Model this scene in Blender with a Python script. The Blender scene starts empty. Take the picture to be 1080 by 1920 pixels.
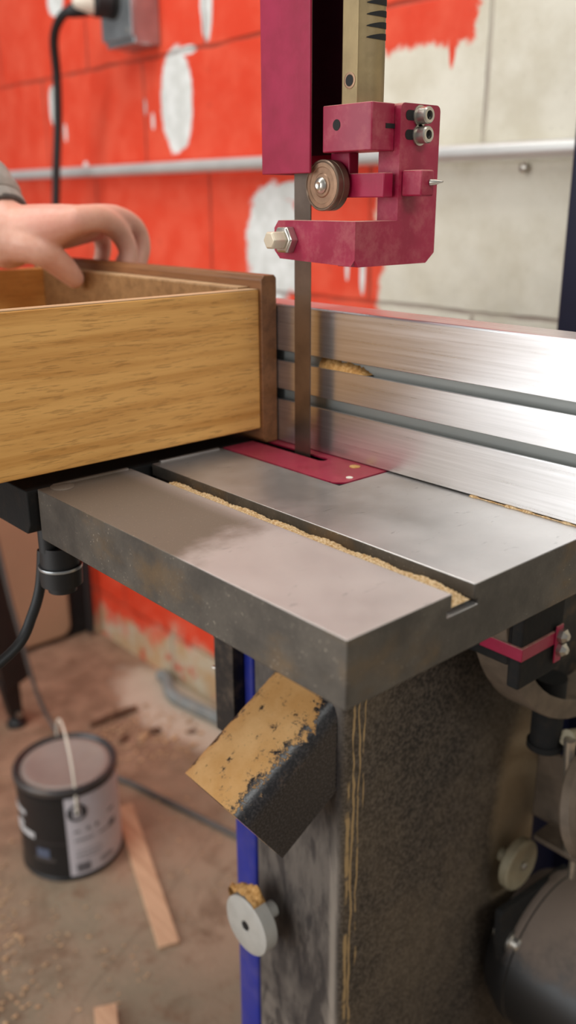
import bpy, bmesh, math, random
from mathutils import Vector, Matrix
random.seed(7)
C = bpy.context.scene.collection
SC = bpy.context.scene

# ------------------------------------------------------------------ camera
cam_d = bpy.data.cameras.new('camera'); cam = bpy.data.objects.new('camera', cam_d); C.objects.link(cam)
CAM = Vector((-0.2684, -0.2629, 0.1953))
yaw, pitch, roll = 0.7228, -0.3368, -0.0045
fw = Vector((math.sin(yaw)*math.cos(pitch), math.cos(yaw)*math.cos(pitch), math.sin(pitch)))
r0 = Vector((math.cos(yaw), -math.sin(yaw), 0)); u0 = r0.cross(fw)
rr = math.cos(roll)*r0 + math.sin(roll)*u0
uu = -math.sin(roll)*r0 + math.cos(roll)*u0
cam.matrix_world = Matrix(((rr.x, uu.x, -fw.x, CAM.x), (rr.y, uu.y, -fw.y, CAM.y), (rr.z, uu.z, -fw.z, CAM.z), (0, 0, 0, 1)))
cam_d.sensor_fit = 'VERTICAL'; cam_d.sensor_height = 24.0
cam_d.lens = 1672.25/1920*24.0
cam_d.clip_start = 0.02
cam_d.dof.use_dof = True; cam_d.dof.focus_distance = 0.60; cam_d.dof.aperture_fstop = 2.9
SC.camera = cam

# ------------------------------------------------------------------ world, lamps, exposure
SC.view_settings.view_transform = 'Standard'; SC.view_settings.look = 'None'
SC.view_settings.gamma = 1.0; SC.view_settings.use_curve_mapping = False
SC.view_settings.exposure = 0.0
w = bpy.data.worlds.new('world'); SC.world = w; w.use_nodes = True
w.node_tree.nodes['Background'].inputs[0].default_value = (0.98, 0.98, 1.0, 1)
w.node_tree.nodes['Background'].inputs[1].default_value = 0.21

def area(name, loc, target, sx, sy, power, col=(0.985, 1.0, 0.975)):
    l = bpy.data.lights.new(name, 'AREA'); l.shape = 'RECTANGLE'; l.size = sx; l.size_y = sy
    l.energy = power; l.color = col
    o = bpy.data.objects.new(name, l); C.objects.link(o); o.location = loc
    o.rotation_euler = (Vector(target)-Vector(loc)).to_track_quat('-Z', 'Y').to_euler()
    return o
area('ceiling_lamp', (0.20, 0.5, 1.75), (0.20, 0.55, -0.9), 0.35, 2.6, 16)
area('ceiling_lamp', (-0.35, -2.1, 1.75), (0.1, 0.2, 0.0), 1.2, 0.4, 22)
area('ceiling_lamp', (-0.9, 1.0, 1.75), (-0.5, 0.8, -0.9), 0.5, 2.4, 26)
area('unseen_left_light', (-2.4, 0.9, 0.25), (0.3, 0.6, 0.1), 2.6, 2.1, 60, (0.96, 0.985, 1.0))  # unseen source on the left, shaped to brighten the fence

# ------------------------------------------------------------------ geometry helpers
class M:
    """collects shapes of one mesh"""
    def __init__(s): s.v = []; s.f = []; s.mi = []
    def add(s, vs, fs, mi=0):
        n = len(s.v); s.v += [tuple(p) for p in vs]; s.f += [tuple(i+n for i in q) for q in fs]; s.mi += [mi]*len(fs); return s
    def box(s, lo, hi, mi=0):
        x, y, z = lo; X, Y, Z = hi
        return s.add([(x, y, z), (X, y, z), (X, Y, z), (x, Y, z), (x, y, Z), (X, y, Z), (X, Y, Z), (x, Y, Z)],
                     [(3, 2, 1, 0), (4, 5, 6, 7), (0, 1, 5, 4), (1, 2, 6, 5), (2, 3, 7, 6), (3, 0, 4, 7)], mi)
    def prism(s, poly, axis, a, b, mi=0):
        """poly: 2D points in the two axes other than `axis` (in x,y,z order)"""
        def P(p, t):
            return {'x': (t, p[0], p[1]), 'y': (p[0], t, p[1]), 'z': (p[0], p[1], t)}[axis]
        n = len(poly)
        ar = sum(poly[i][0]*poly[(i+1) % n][1]-poly[(i+1) % n][0]*poly[i][1] for i in range(n))
        if (ar < 0) != (axis == 'y'): poly = poly[::-1]
        vs = [P(p, a) for p in poly]+[P(p, b) for p in poly]
        fs = [tuple(range(n))[::-1], tuple(range(n, 2*n))]+[(i, (i+1) % n, n+(i+1) % n, n+i) for i in range(n)]
        return s.add(vs, fs, mi)
    def lathe(s, o, d, prof, n=32, mi=0):
        """prof: (t along d, radius)"""
        o = Vector(o); d = Vector(d).normalized(); q = d.to_track_quat('Z', 'Y'); ux = q @ Vector((1, 0, 0)); uy = q @ Vector((0, 1, 0))
        vs = []; fs = []
        for t, r in prof:
            for k in range(n):
                a = 2*math.pi*k/n; vs.append(o+d*t+(ux*math.cos(a)+uy*math.sin(a))*r)
        for i in range(len(prof)-1):
            for k in range(n):
                fs.append((i*n+k, i*n+(k+1) % n, (i+1)*n+(k+1) % n, (i+1)*n+k))
        fs.append(tuple(range(n))[::-1]); m = (len(prof)-1)*n; fs.append(tuple(range(m, m+n)))
        return s.add(vs, fs, mi)
    def cyl(s, p, q, r, r2=None, n=28, mi=0):
        p = Vector(p); q = Vector(q); return s.lathe(p, q-p, [(0, r), ((q-p).length, r if r2 is None else r2)], n, mi)
    def tube(s, pts, r, n=14, mi=0):
        pts = [Vector(p) for p in pts]; rs = r if isinstance(r, (list, tuple)) else [r]*len(pts)
        vs = []; fs = []; ref = None
        for i, p in enumerate(pts):
            d = (pts[min(i+1, len(pts)-1)]-pts[max(i-1, 0)]).normalized()
            if ref is None: ref = d.orthogonal().normalized()
            ref = (ref-d*ref.dot(d)).normalized(); b = d.cross(ref)
            for k in range(n):
                a = 2*math.pi*k/n; vs.append(p+(ref*math.cos(a)+b*math.sin(a))*rs[i])
        for i in range(len(pts)-1):
            for k in range(n):
                fs.append((i*n+k, i*n+(k+1) % n, (i+1)*n+(k+1) % n, (i+1)*n+k))
        fs.append(tuple(range(n))[::-1]); m = (len(pts)-1)*n; fs.append(tuple(range(m, m+n)))
        return s.add(vs, fs, mi)
    def ball(s, c, r, n=16, mi=0):
        c = Vector(c); prof = [(-r*math.cos(math.pi*i/n), max(r*math.sin(math.pi*i/n), 1e-5)) for i in range(n+1)]
        return s.lathe(c, (0, 0, 1), prof, n*2, mi)
    def cells(s, xs, ys, zs, filled, mi=lambda n, c: 0):
        """solid of grid cells, only outer faces kept"""
        def F(i, j, k): return 0 <= i < len(xs)-1 and 0 <= j < len(ys)-1 and 0 <= k < len(zs)-1 and filled(i, j, k)
        for i in range(len(xs)-1):
            for j in range(len(ys)-1):
                for k in range(len(zs)-1):
                    if not F(i, j, k): continue
                    x, X, y, Y, z, Z = xs[i], xs[i+1], ys[j], ys[j+1], zs[k], zs[k+1]
                    for d, q in (((-1, 0, 0), [(x, y, z), (x, y, Z), (x, Y, Z), (x, Y, z)]), ((1, 0, 0), [(X, y, z), (X, Y, z), (X, Y, Z), (X, y, Z)]),
                                 ((0, -1, 0), [(x, y, z), (X, y, z), (X, y, Z), (x, y, Z)]), ((0, 1, 0), [(x, Y, z), (x, Y, Z), (X, Y, Z), (X, Y, z)]),
                                 ((0, 0, -1), [(x, y, z), (x, Y, z), (X, Y, z), (X, y, z)]), ((0, 0, 1), [(x, y, Z), (X, y, Z), (X, Y, Z), (x, Y, Z)])):
                        if not F(i+d[0], j+d[1], k+d[2]):
                            s.add(q, [(0, 1, 2, 3)], mi(d, (x, y, z)))
        return s

def catmull(pts, k=6):
    pts = [Vector(p) for p in pts]; out = []
    for i in range(len(pts)-1):
        a, b, c, d = pts[max(i-1, 0)], pts[i], pts[i+1], pts[min(i+2, len(pts)-1)]
        for j in range(k):
            t = j/k
            out.append(0.5*((2*b)+(c-a)*t+(2*a-5*b+4*c-d)*t*t+(3*b-a-3*c+d)*t*t*t))
    out.append(pts[-1]); return out

def rounded(x0, y0, x1, y1, r, n=5, corners=(1, 1, 1, 1)):
    out = []
    for (cx, cy, a0, on) in ((x1-r, y1-r, 0, corners[2]), (x0+r, y1-r, 90, corners[3]), (x0+r, y0+r, 180, corners[0]), (x1-r, y0+r, 270, corners[1])):
        if on:
            for i in range(n+1):
                a = math.radians(a0+90*i/n); out.append((cx+r*math.cos(a), cy+r*math.sin(a)))
        else:
            a = math.radians(a0+45); out.append((cx+r*(1 if math.cos(a) > 0 else -1), cy+r*(1 if math.sin(a) > 0 else -1)))
    return out

def wpos(o):
    p = Vector((0, 0, 0))
    while o is not None: p += Vector(o.location); o = o.parent
    return p

def obj(name, m, mat, parent=None, bevel=0, seg=2, smooth=True, dissolve=False, angle=35, weld=True):
    """link the collected shapes as ONE mesh object; shapes are in world coordinates"""
    me = bpy.data.meshes.new(name)
    off = wpos(parent) if parent else Vector((0, 0, 0))
    vs = m.v
    me.from_pydata([tuple(Vector(v)-off) for v in vs], [], m.f)
    mats = mat if isinstance(mat, (list, tuple)) else [mat]
    for x in mats: me.materials.append(x)
    me.polygons.foreach_set('material_index', m.mi)
    if weld or dissolve:
        b = bmesh.new(); b.from_mesh(me)
        bmesh.ops.remove_doubles(b, verts=b.verts, dist=1e-6)
        if dissolve: bmesh.ops.dissolve_limit(b, angle_limit=0.01, verts=b.verts, edges=b.edges, delimit={'MATERIAL'})
        b.to_mesh(me); b.free()
    if smooth:
        me.polygons.foreach_set('use_smooth', [True]*len(me.polygons)); me.set_sharp_from_angle(angle=math.radians(angle))
    o = bpy.data.objects.new(name, me); C.objects.link(o)
    if parent: o.parent = parent
    if bevel:
        md = o.modifiers.new('bevel', 'BEVEL'); md.width = bevel; md.segments = seg; md.limit_method = 'ANGLE'
        md.angle_limit = math.radians(40); md.harden_normals = False
    return o

def union(*ms):
    """boolean union of solids, returned as one M"""
    objs = []
    for m in ms:
        me = bpy.data.meshes.new('tmp'); me.from_pydata(m.v, [], m.f); o = bpy.data.objects.new('tmp', me); C.objects.link(o); objs.append(o)
    for o in objs[1:]:
        md = objs[0].modifiers.new('b', 'BOOLEAN'); md.operation = 'UNION'; md.solver = 'EXACT'; md.object = o
    ev = objs[0].evaluated_get(bpy.context.evaluated_depsgraph_get()).to_mesh()
    r = M().add([tuple(v.co) for v in ev.vertices], [tuple(p.vertices) for p in ev.polygons])
    for o in objs: bpy.data.objects.remove(o)
    return r

def tag(o, label=None, cat=None, group=None, kind=None):
    if label: o['label'] = label
    if cat: o['category'] = cat
    if group: o['group'] = group
    if kind: o['kind'] = kind
    return o

def thing(name, loc, label, cat, group=None):
    o = bpy.data.objects.new(name, None); C.objects.link(o); o.location = loc; o.empty_display_size = 0.05
    return tag(o, label, cat, group)

# ------------------------------------------------------------------ material helpers
def srgb(r, g, b):
    f = lambda c: (c/255/12.92 if c/255 <= 0.04045 else ((c/255+0.055)/1.055)**2.4)
    return (f(r), f(g), f(b), 1)

class N:
    def __init__(s, name):
        s.m = bpy.data.materials.new(name); s.m.use_nodes = True; s.t = s.m.node_tree; s.b = s.t.nodes['Principled BSDF']
        s.tc = s.t.nodes.new('ShaderNodeTexCoord')
        s.P = s.tc.outputs['Object']
    def n(s, typ, **kw):
        x = s.t.nodes.new(typ)
        for k, v in kw.items(): setattr(x, k, v)
        return x
    def put(s, sock, v):
        if isinstance(v, bpy.types.NodeSocket): s.t.links.new(v, sock)
        elif v is not None: sock.default_value = v
    def sc(s, scale, vec=None, loc=(0, 0, 0)):
        x = s.n('ShaderNodeMapping'); s.put(x.inputs['Vector'], vec or s.P); x.inputs['Scale'].default_value = scale; x.inputs['Location'].default_value = loc
        return x.outputs[0]
    def noise(s, scale, detail=4, rough=0.55, vec=None, dist=0, col=False):
        x = s.n('ShaderNodeTexNoise'); s.put(x.inputs['Vector'], vec or s.P); x.inputs['Scale'].default_value = scale
        x.inputs['Detail'].default_value = detail; x.inputs['Roughness'].default_value = rough; x.inputs['Distortion'].default_value = dist
        return x.outputs['Color' if col else 'Fac']
    def vor(s, scale, vec=None, feature='F1'):
        x = s.n('ShaderNodeTexVoronoi', feature=feature); s.put(x.inputs['Vector'], vec or s.P); x.inputs['Scale'].default_value = scale
        return x.outputs['Distance']
    def map(s, v, a, b, c=0.0, d=1.0):
        x = s.n('ShaderNodeMapRange', interpolation_type='SMOOTHSTEP'); s.put(x.inputs[0], v)
        for i, q in enumerate((a, b, c, d)): x.inputs[i+1].default_value = q
        return x.outputs[0]
    def math(s, op, a, b=0.0, c=None):
        x = s.n('ShaderNodeMath', operation=op); s.put(x.inputs[0], a); s.put(x.inputs[1], b)
        if c is not None: s.put(x.inputs[2], c)
        return x.outputs[0]
    def xyz(s, vec=None):
        x = s.n('ShaderNodeSeparateXYZ'); s.put(x.inputs[0], vec or s.P); return x.outputs
    def comb(s, a, b, c):
        x = s.n('ShaderNodeCombineXYZ'); s.put(x.inputs[0], a); s.put(x.inputs[1], b); s.put(x.inputs[2], c); return x.outputs[0]
    def mix(s, f, a, b):
        x = s.n('ShaderNodeMix', data_type='RGBA'); s.put(x.inputs[0], f); s.put(x.inputs[6], a); s.put(x.inputs[7], b); return x.outputs[2]
    def mixf(s, f, a, b):
        x = s.n('ShaderNodeMix', data_type='FLOAT'); s.put(x.inputs[0], f); s.put(x.inputs[2], a); s.put(x.inputs[3], b); return x.outputs[0]
    def bump(s, h, strength=0.3, dist=0.001, normal=None):
        x = s.n('ShaderNodeBump'); s.put(x.inputs['Height'], h); x.inputs['Strength'].default_value = strength; x.inputs['Distance'].default_value = dist
        if normal: s.put(x.inputs['Normal'], normal)
        s.put(s.b.inputs['Normal'], x.outputs[0]); return x.outputs[0]
    def set(s, base=None, rough=None, metal=None, spec=None, **kw):
        s.put(s.b.inputs['Base Color'], base); s.put(s.b.inputs['Roughness'], rough); s.put(s.b.inputs['Metallic'], metal)
        s.put(s.b.inputs['Specular IOR Level'], spec)
        for k, v in kw.items(): s.put(s.b.inputs[k.replace('_', ' ')], v)
        return s
    def ellipse(s, y, z, cy, cz, ry, rz, wob, soft=0.12):
        """1 inside an ellipse with a ragged edge"""
        a = s.math('DIVIDE', s.math('SUBTRACT', y, cy), ry); b = s.math('DIVIDE', s.math('SUBTRACT', z, cz), rz)
        d = s.math('ADD', s.math('MULTIPLY', a, a), s.math('MULTIPLY', b, b))
        return s.map(s.math('ADD', d, wob), 1.0+soft, 1.0-soft)

def plain(name, col, rough=0.5, metal=0.0, var=0.12, scale=40, bump=0.0, bscale=300, dust=0.0, dustcol=srgb(150, 125, 100)):
    a = N(name); f = a.noise(scale, 5)
    dark = tuple(c*(1-var) for c in col[:3])+(1,); lite = tuple(min(1, c*(1+var)) for c in col[:3])+(1,)
    base = a.mix(a.map(f, 0.3, 0.7), dark, lite)
    rg = rough
    if dust:
        k = a.math('MULTIPLY', a.map(a.noise(scale*0.7, 6, 0.65), 0.45, 0.75), dust)
        base = a.mix(k, base, dustcol); rg = a.mixf(k, rough, 0.9)
    a.set(base, rg, metal)
    if bump: a.bump(a.noise(bscale, 3), bump, 0.0006)
    return a.m

# -- the wall: painted concrete block, red paint over cream
def mk_wall():
    a = N('painted_block_wall'); o = a.xyz(); y, z = o[1], o[2]
    warp = a.noise(7, 4, col=True)
    wob = a.math('MULTIPLY', a.math('SUBTRACT', a.noise(26, 6, 0.7), 0.5), 1.5)
    wobf = a.math('MULTIPLY', a.math('SUBTRACT', a.noise(60, 5, 0.7), 0.5), 1.1)
    br = a.n('ShaderNodeTexBrick'); br.offset = 0.5
    mv = a.n('ShaderNodeVectorMath', operation='SCALE'); a.put(mv.inputs[0], warp); mv.inputs['Scale'].default_value = 0.012
    v = a.comb(a.math('ADD', y, 0.284), a.math('ADD', z, 1.619), 0.0)
    ad = a.n('ShaderNodeVectorMath', operation='ADD'); a.put(ad.inputs[0], v); a.put(ad.inputs[1], mv.outputs[0])
    a.put(br.inputs['Vector'], ad.outputs[0]); br.inputs['Scale'].default_value = 1.0
    br.inputs['Mortar Size'].default_value = 0.0045; br.inputs['Mortar Smooth'].default_value = 0.6
    br.inputs['Brick Width'].default_value = 0.416; br.inputs['Row Height'].default_value = 0.208
    joint = br.outputs['Fac']
    # red field
    n1 = a.math('MULTIPLY', a.math('SUBTRACT', a.noise(9, 5, 0.6), 0.5), 0.10)
    yy = a.math('ADD', y, n1)
    fine = a.math('MULTIPLY', a.math('SUBTRACT', a.noise(70, 4, 0.7), 0.5), 0.03)
    red_l = a.map(a.math('ADD', yy, fine), 0.722, 0.738)
    top_z = a.math('ADD', z, a.math('ADD', a.math('MULTIPLY', a.math('SUBTRACT', a.noise(6, 5, 0.7, a.comb(y, 0, 0)), 0.5), 0.10), fine))
    red_t = a.math('MULTIPLY', a.map(top_z, 0.392, 0.405), a.map(a.math('ADD', yy, fine), 0.555, 0.565))
    drip = a.ellipse(y, z, 0.605, 0.41, 0.007, 0.045, wobf, 0.2)
    red = a.math('MAXIMUM', a.math('MAXIMUM', red_l, red_t), drip)
    # bare patches
    pats = [(1.262, 0.372, 0.052, 0.092, a.math('MULTIPLY', wob, 0.6)), (0.985, 0.115, 0.075, 0.105, wob), (1.745, 0.395, 0.020, 0.045, wobf), (1.16, 0.535, 0.018, 0.075, wobf),
            (1.70, 0.60, 0.035, 0.028, wobf), (1.37, 0.37, 0.004, 0.016, wobf), (1.345, 0.342, 0.005, 0.016, wobf), (0.93, 0.21, 0.05, 0.015, wob), (1.70, 0.34, 0.006, 0.02, wobf),
            (1.22, 0.455, 0.03, 0.008, wobf), (0.765, 0.085, 0.006, 0.035, wobf), (0.80, 0.09, 0.004, 0.02, wobf), (0.745, 0.33, 0.003, 0.06, wobf), (1.76, 0.27, 0.01, 0.008, wobf), (1.62, 0.265, 0.012, 0.012, wobf)]
    patch = None
    for p in pats:
        e = a.ellipse(y, z, p[0], p[1], p[2], p[3], p[4])
        patch = e if patch is None else a.math('MAXIMUM', patch, e)
    low = a.math('ADD', a.math('ADD', z, a.math('MULTIPLY', a.math('SUBTRACT', y, 1.17), 0.2)), a.math('MULTIPLY', a.math('SUBTRACT', a.noise(9, 6, 0.7), 0.5), 0.30))
    bare = a.map(low, -0.745, -0.80)
    redc = a.mix(a.map(a.noise(14, 6, 0.6), 0.35, 0.7), srgb(226, 66, 36), srgb(234, 88, 60))
    redc = a.mix(a.map(a.noise(90, 4, 0.7), 0.63, 0.78), redc, srgb(225, 118, 92))
    redc = a.mix(a.math('MULTIPLY', a.map(a.noise(40, 5, 0.7), 0.64, 0.72), 0.5), redc, srgb(140, 50, 38))
    cream = a.mix(a.map(a.noise(12, 6, 0.6), 0.3, 0.7), srgb(214, 205, 184), srgb(232, 225, 208))
    cream = a.mix(a.math('MULTIPLY', a.map(a.noise(120, 4, 0.75), 0.60, 0.75), 0.55), cream, srgb(150, 142, 125))
    grime = a.math('MULTIPLY', a.map(a.math('ADD', z, a.math('MULTIPLY', a.noise(15, 5, 0.7), 0.3)), 0.30, 0.10), 0.30)
    cream = a.mix(grime, cream, srgb(150, 145, 132))
    white = a.mix(a.map(a.noise(30, 5), 0.35, 0.7), srgb(214, 214, 208), srgb(236, 236, 232))
    base = a.mix(red, cream, redc)
    base = a.mix(patch, base, white)
    lowc = a.mix(a.map(a.noise(16, 5, 0.6), 0.40, 0.62), srgb(200, 186, 160), srgb(196, 162, 122))
    lowc = a.mix(a.map(a.noise(11, 6, 0.7), 0.56, 0.66), lowc, srgb(205, 95, 70))
    base = a.mix(bare, base, lowc)
    base = a.mix(a.math('MULTIPLY', joint, a.map(a.noise(12, 4), 0.3, 0.7, 0.15, 0.6)), base, srgb(104, 56, 44))
    a.set(base, a.mixf(red, 0.85, 0.55), 0.0, 0.35)
    h = a.math('SUBTRACT', a.math('MULTIPLY', a.noise(55, 6, 0.7), 0.5), a.math('MULTIPLY', joint, 1.4))
    h = a.math('SUBTRACT', h, a.math('MULTIPLY', patch, 0.25))
    a.bump(h, 0.7, 0.004)
    return a.m

def mk_floor():
    a = N('dusty_concrete'); o = a.xyz()
    n1 = a.noise(3.2, 7, 0.62); n2 = a.noise(22, 6, 0.7); n3 = a.noise(160, 4, 0.7)
    c = a.mix(a.map(n1, 0.35, 0.65), srgb(138, 126, 106), srgb(164, 140, 118))
    c = a.mix(a.math('MULTIPLY', a.map(n2, 0.5, 0.72), 0.6), c, srgb(120, 88, 66))
    c = a.mix(a.math('MULTIPLY', a.map(a.noise(8, 6, 0.7, None, 0.6), 0.50, 0.66), 0.55), c, srgb(106, 80, 60))
    c = a.mix(a.math('MULTIPLY', a.map(n3, 0.55, 0.8), 0.35), c, srgb(196, 168, 138))
    # sawdust drifting thicker around the can and behind it
    d = a.map(a.math('ADD', o[1], a.math('MULTIPLY', n1, 0.7)), 1.15, 1.55)
    c = a.mix(a.math('MULTIPLY', d, 0.75), c, a.mix(a.map(n2, 0.35, 0.7), srgb(132, 98, 76), srgb(178, 142, 116)))
    pale = a.ellipse(o[0], o[1], 0.74, 1.27, 0.10, 0.22, a.math('MULTIPLY', a.math('SUBTRACT', n2, 0.5), 1.6), 0.4)
    c = a.mix(a.math('MULTIPLY', pale, 0.8), c, srgb(216, 200, 180))
    # the worn crack
    cr = a.math('ABSOLUTE', a.math('ADD', a.math('SUBTRACT', a.math('MULTIPLY', o[0], 0.42), a.math('MULTIPLY', o[1], 0.907)), a.math('ADD', 0.557, a.math('MULTIPLY', a.math('SUBTRACT', a.noise(9, 3), 0.5), 0.02))))
    c = a.mix(a.math('MULTIPLY', a.map(cr, 0.004, 0.001), 0.22), c, srgb(92, 76, 60))
    a.set(c, 0.85, 0, 0.3)
    a.bump(a.math('ADD', n2, a.math('MULTIPLY', n3, 0.6)), 0.5, 0.006)
    return a.m

def mk_iron_top():
    a = N('cast_iron_top'); a.P = a.sc((1, 1, 1), None, (0.175, 0.20, -0.92)); o = a.xyz()
    n = a.noise(18, 6, 0.6); f = a.noise(420, 3, 0.6)
    base = a.mix(a.map(n, 0.3, 0.7), srgb(176, 174, 171), srgb(196, 193, 190))
    # dusty drift over the far left part of the table: a real layer of brown dust with its own outline
    edge = a.math('ADD', a.math('MULTIPLY', a.math('SUBTRACT', a.noise(16, 5, 0.6), 0.5), 0.09), a.math('SUBTRACT', o[1], a.math('MULTIPLY', o[0], 0.25)))
    dust = a.math('MULTIPLY', a.map(edge, 0.115, 0.15), a.map(o[0], 0.085, 0.06))
    thin = a.math('MULTIPLY', a.map(a.noise(10, 5, 0.6), 0.25, 0.65, 0.55, 1.0), a.map(o[0], 0.082, 0.074, 0.22, 0.85))
    spk = a.map(a.noise(700, 2, 0.5), 0.62, 0.72)
    base = a.mix(thin, base, srgb(184, 168, 160))
    base = a.mix(a.math('MULTIPLY', dust, 0.92), base, srgb(104, 88, 72))
    base = a.mix(a.math('MULTIPLY', spk, 0.22), base, srgb(190, 170, 148))
    scr = a.map(a.noise(30, 5, 0.7, a.sc((1, 3, 1)), 1.5), 0.62, 0.68)
    base = a.mix(a.math('MULTIPLY', scr, 0.35), base, srgb(84, 78, 76))
    dd = a.math('MAXIMUM', dust, thin)
    a.set(base, a.mixf(dd, a.map(n, 0.3, 0.7, 0.22, 0.34), 0.62), a.mixf(dd, 0.85, 0.25), 0.5)
    a.bump(f, 0.12, 0.0004)
    return a.m
def mk_iron_side():
    a = N('cast_iron_side'); o = a.xyz()
    f = a.noise(500, 3, 0.6); n = a.noise(25, 6, 0.65)
    base = a.mix(a.map(n, 0.3, 0.7), srgb(74, 69, 63), srgb(100, 93, 84))
    base = a.mix(a.math('MULTIPLY', a.map(a.noise(16, 5, 0.6, a.sc((1, 1, 1.5))), 0.5, 0.72), 0.55), base, srgb(122, 96, 62))
    base = a.mix(a.math('MULTIPLY', a.map(f, 0.62, 0.74), a.map(n, 0.4, 0.62, 0.05, 0.7)), base, srgb(196, 182, 162))
    a.set(base, 0.6, 0.35, 0.4); a.bump(f, 0.35, 0.0005)
    return a.m
def mk_alu():
    a = N('brushed_aluminium'); 
    st = a.noise(1, 5, 0.7, a.sc((400, 6, 400))); st2 = a.noise(1, 3, 0.6, a.sc((40, 2.5, 40)))
    base = a.mix(a.map(st, 0.3, 0.7), srgb(214, 213, 213), srgb(232, 231, 232))
    base = a.mix(a.math('MULTIPLY', a.map(st2, 0.5, 0.75), 0.25), base, srgb(168, 158, 156))
    a.set(base, a.map(st, 0.3, 0.7, 0.27, 0.33), 0.92, 0.5, Anisotropic=0.75)
    a.put(a.b.inputs['Tangent'], a.comb(0.0, 0.0, 1.0))
    a.bump(st, 0.03, 0.0003)
    return a.m
def mk_magenta(name='magenta_paint', dust=0.0, rough=0.38, updust=1.0):
    a = N(name); n = a.noise(30, 5, 0.6)
    base = a.mix(a.map(n, 0.3, 0.7), srgb(142, 12, 50), srgb(160, 24, 64))
    k = a.math('MULTIPLY', a.map(a.noise(60, 6, 0.7), 0.44, 0.7), dust)
    g = a.n('ShaderNodeNewGeometry'); up = a.map(a.xyz(g.outputs['Normal'])[2], 0.4, 0.9)
    k = a.math('MAXIMUM', k, a.math('MULTIPLY', up, a.math('MULTIPLY', a.map(a.noise(200, 4, 0.7), 0.25, 0.6, 0.3, 0.8), updust)))
    base = a.mix(k, base, srgb(205, 158, 140))
    a.set(base, a.mixf(k, rough, 0.9), 0, 0.5); a.bump(a.noise(350, 3), 0.15, 0.0004)
    return a.m
def mk_wood(name, dark, lite, sc, axis='x', rough=0.5, fleck=0.5, specks=False):
    a = N(name)
    s1 = {'x': (4, 110, 110), 'y': (110, 4, 110), 'z': (110, 110, 4)}[axis]
    s2 = {'x': (55, 700, 700), 'y': (520, 38, 520), 'z': (520, 520, 38)}[axis]
    g = a.noise(sc, 5, 0.6, a.sc(s1), 0.4); p = a.noise(sc, 3, 0.6, a.sc(s2)); b = a.noise(9, 4)
    c = a.mix(a.map(g, 0.22, 0.70), dark, lite)
    c = a.mix(a.math('MULTIPLY', a.map(p, 0.52, 0.68), fleck), c, tuple(x*0.45 for x in dark[:3])+(1,))
    c = a.mix(a.math('MULTIPLY', a.map(b, 0.5, 0.75), 0.12), c, tuple(x*0.7 for x in dark[:3])+(1,))
    if specks:
        q = a.math('MULTIPLY', a.map(a.xyz()[0], 0.09, 0.145), a.map(a.vor(260), 0.12, 0.07))
        c = a.mix(a.math('MULTIPLY', q, a.map(a.noise(40, 3), 0.45, 0.6)), c, srgb(226, 200, 164))
    a.set(c, rough, 0, 0.4); a.bump(p, 0.15, 0.0004)
    return a.m
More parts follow.
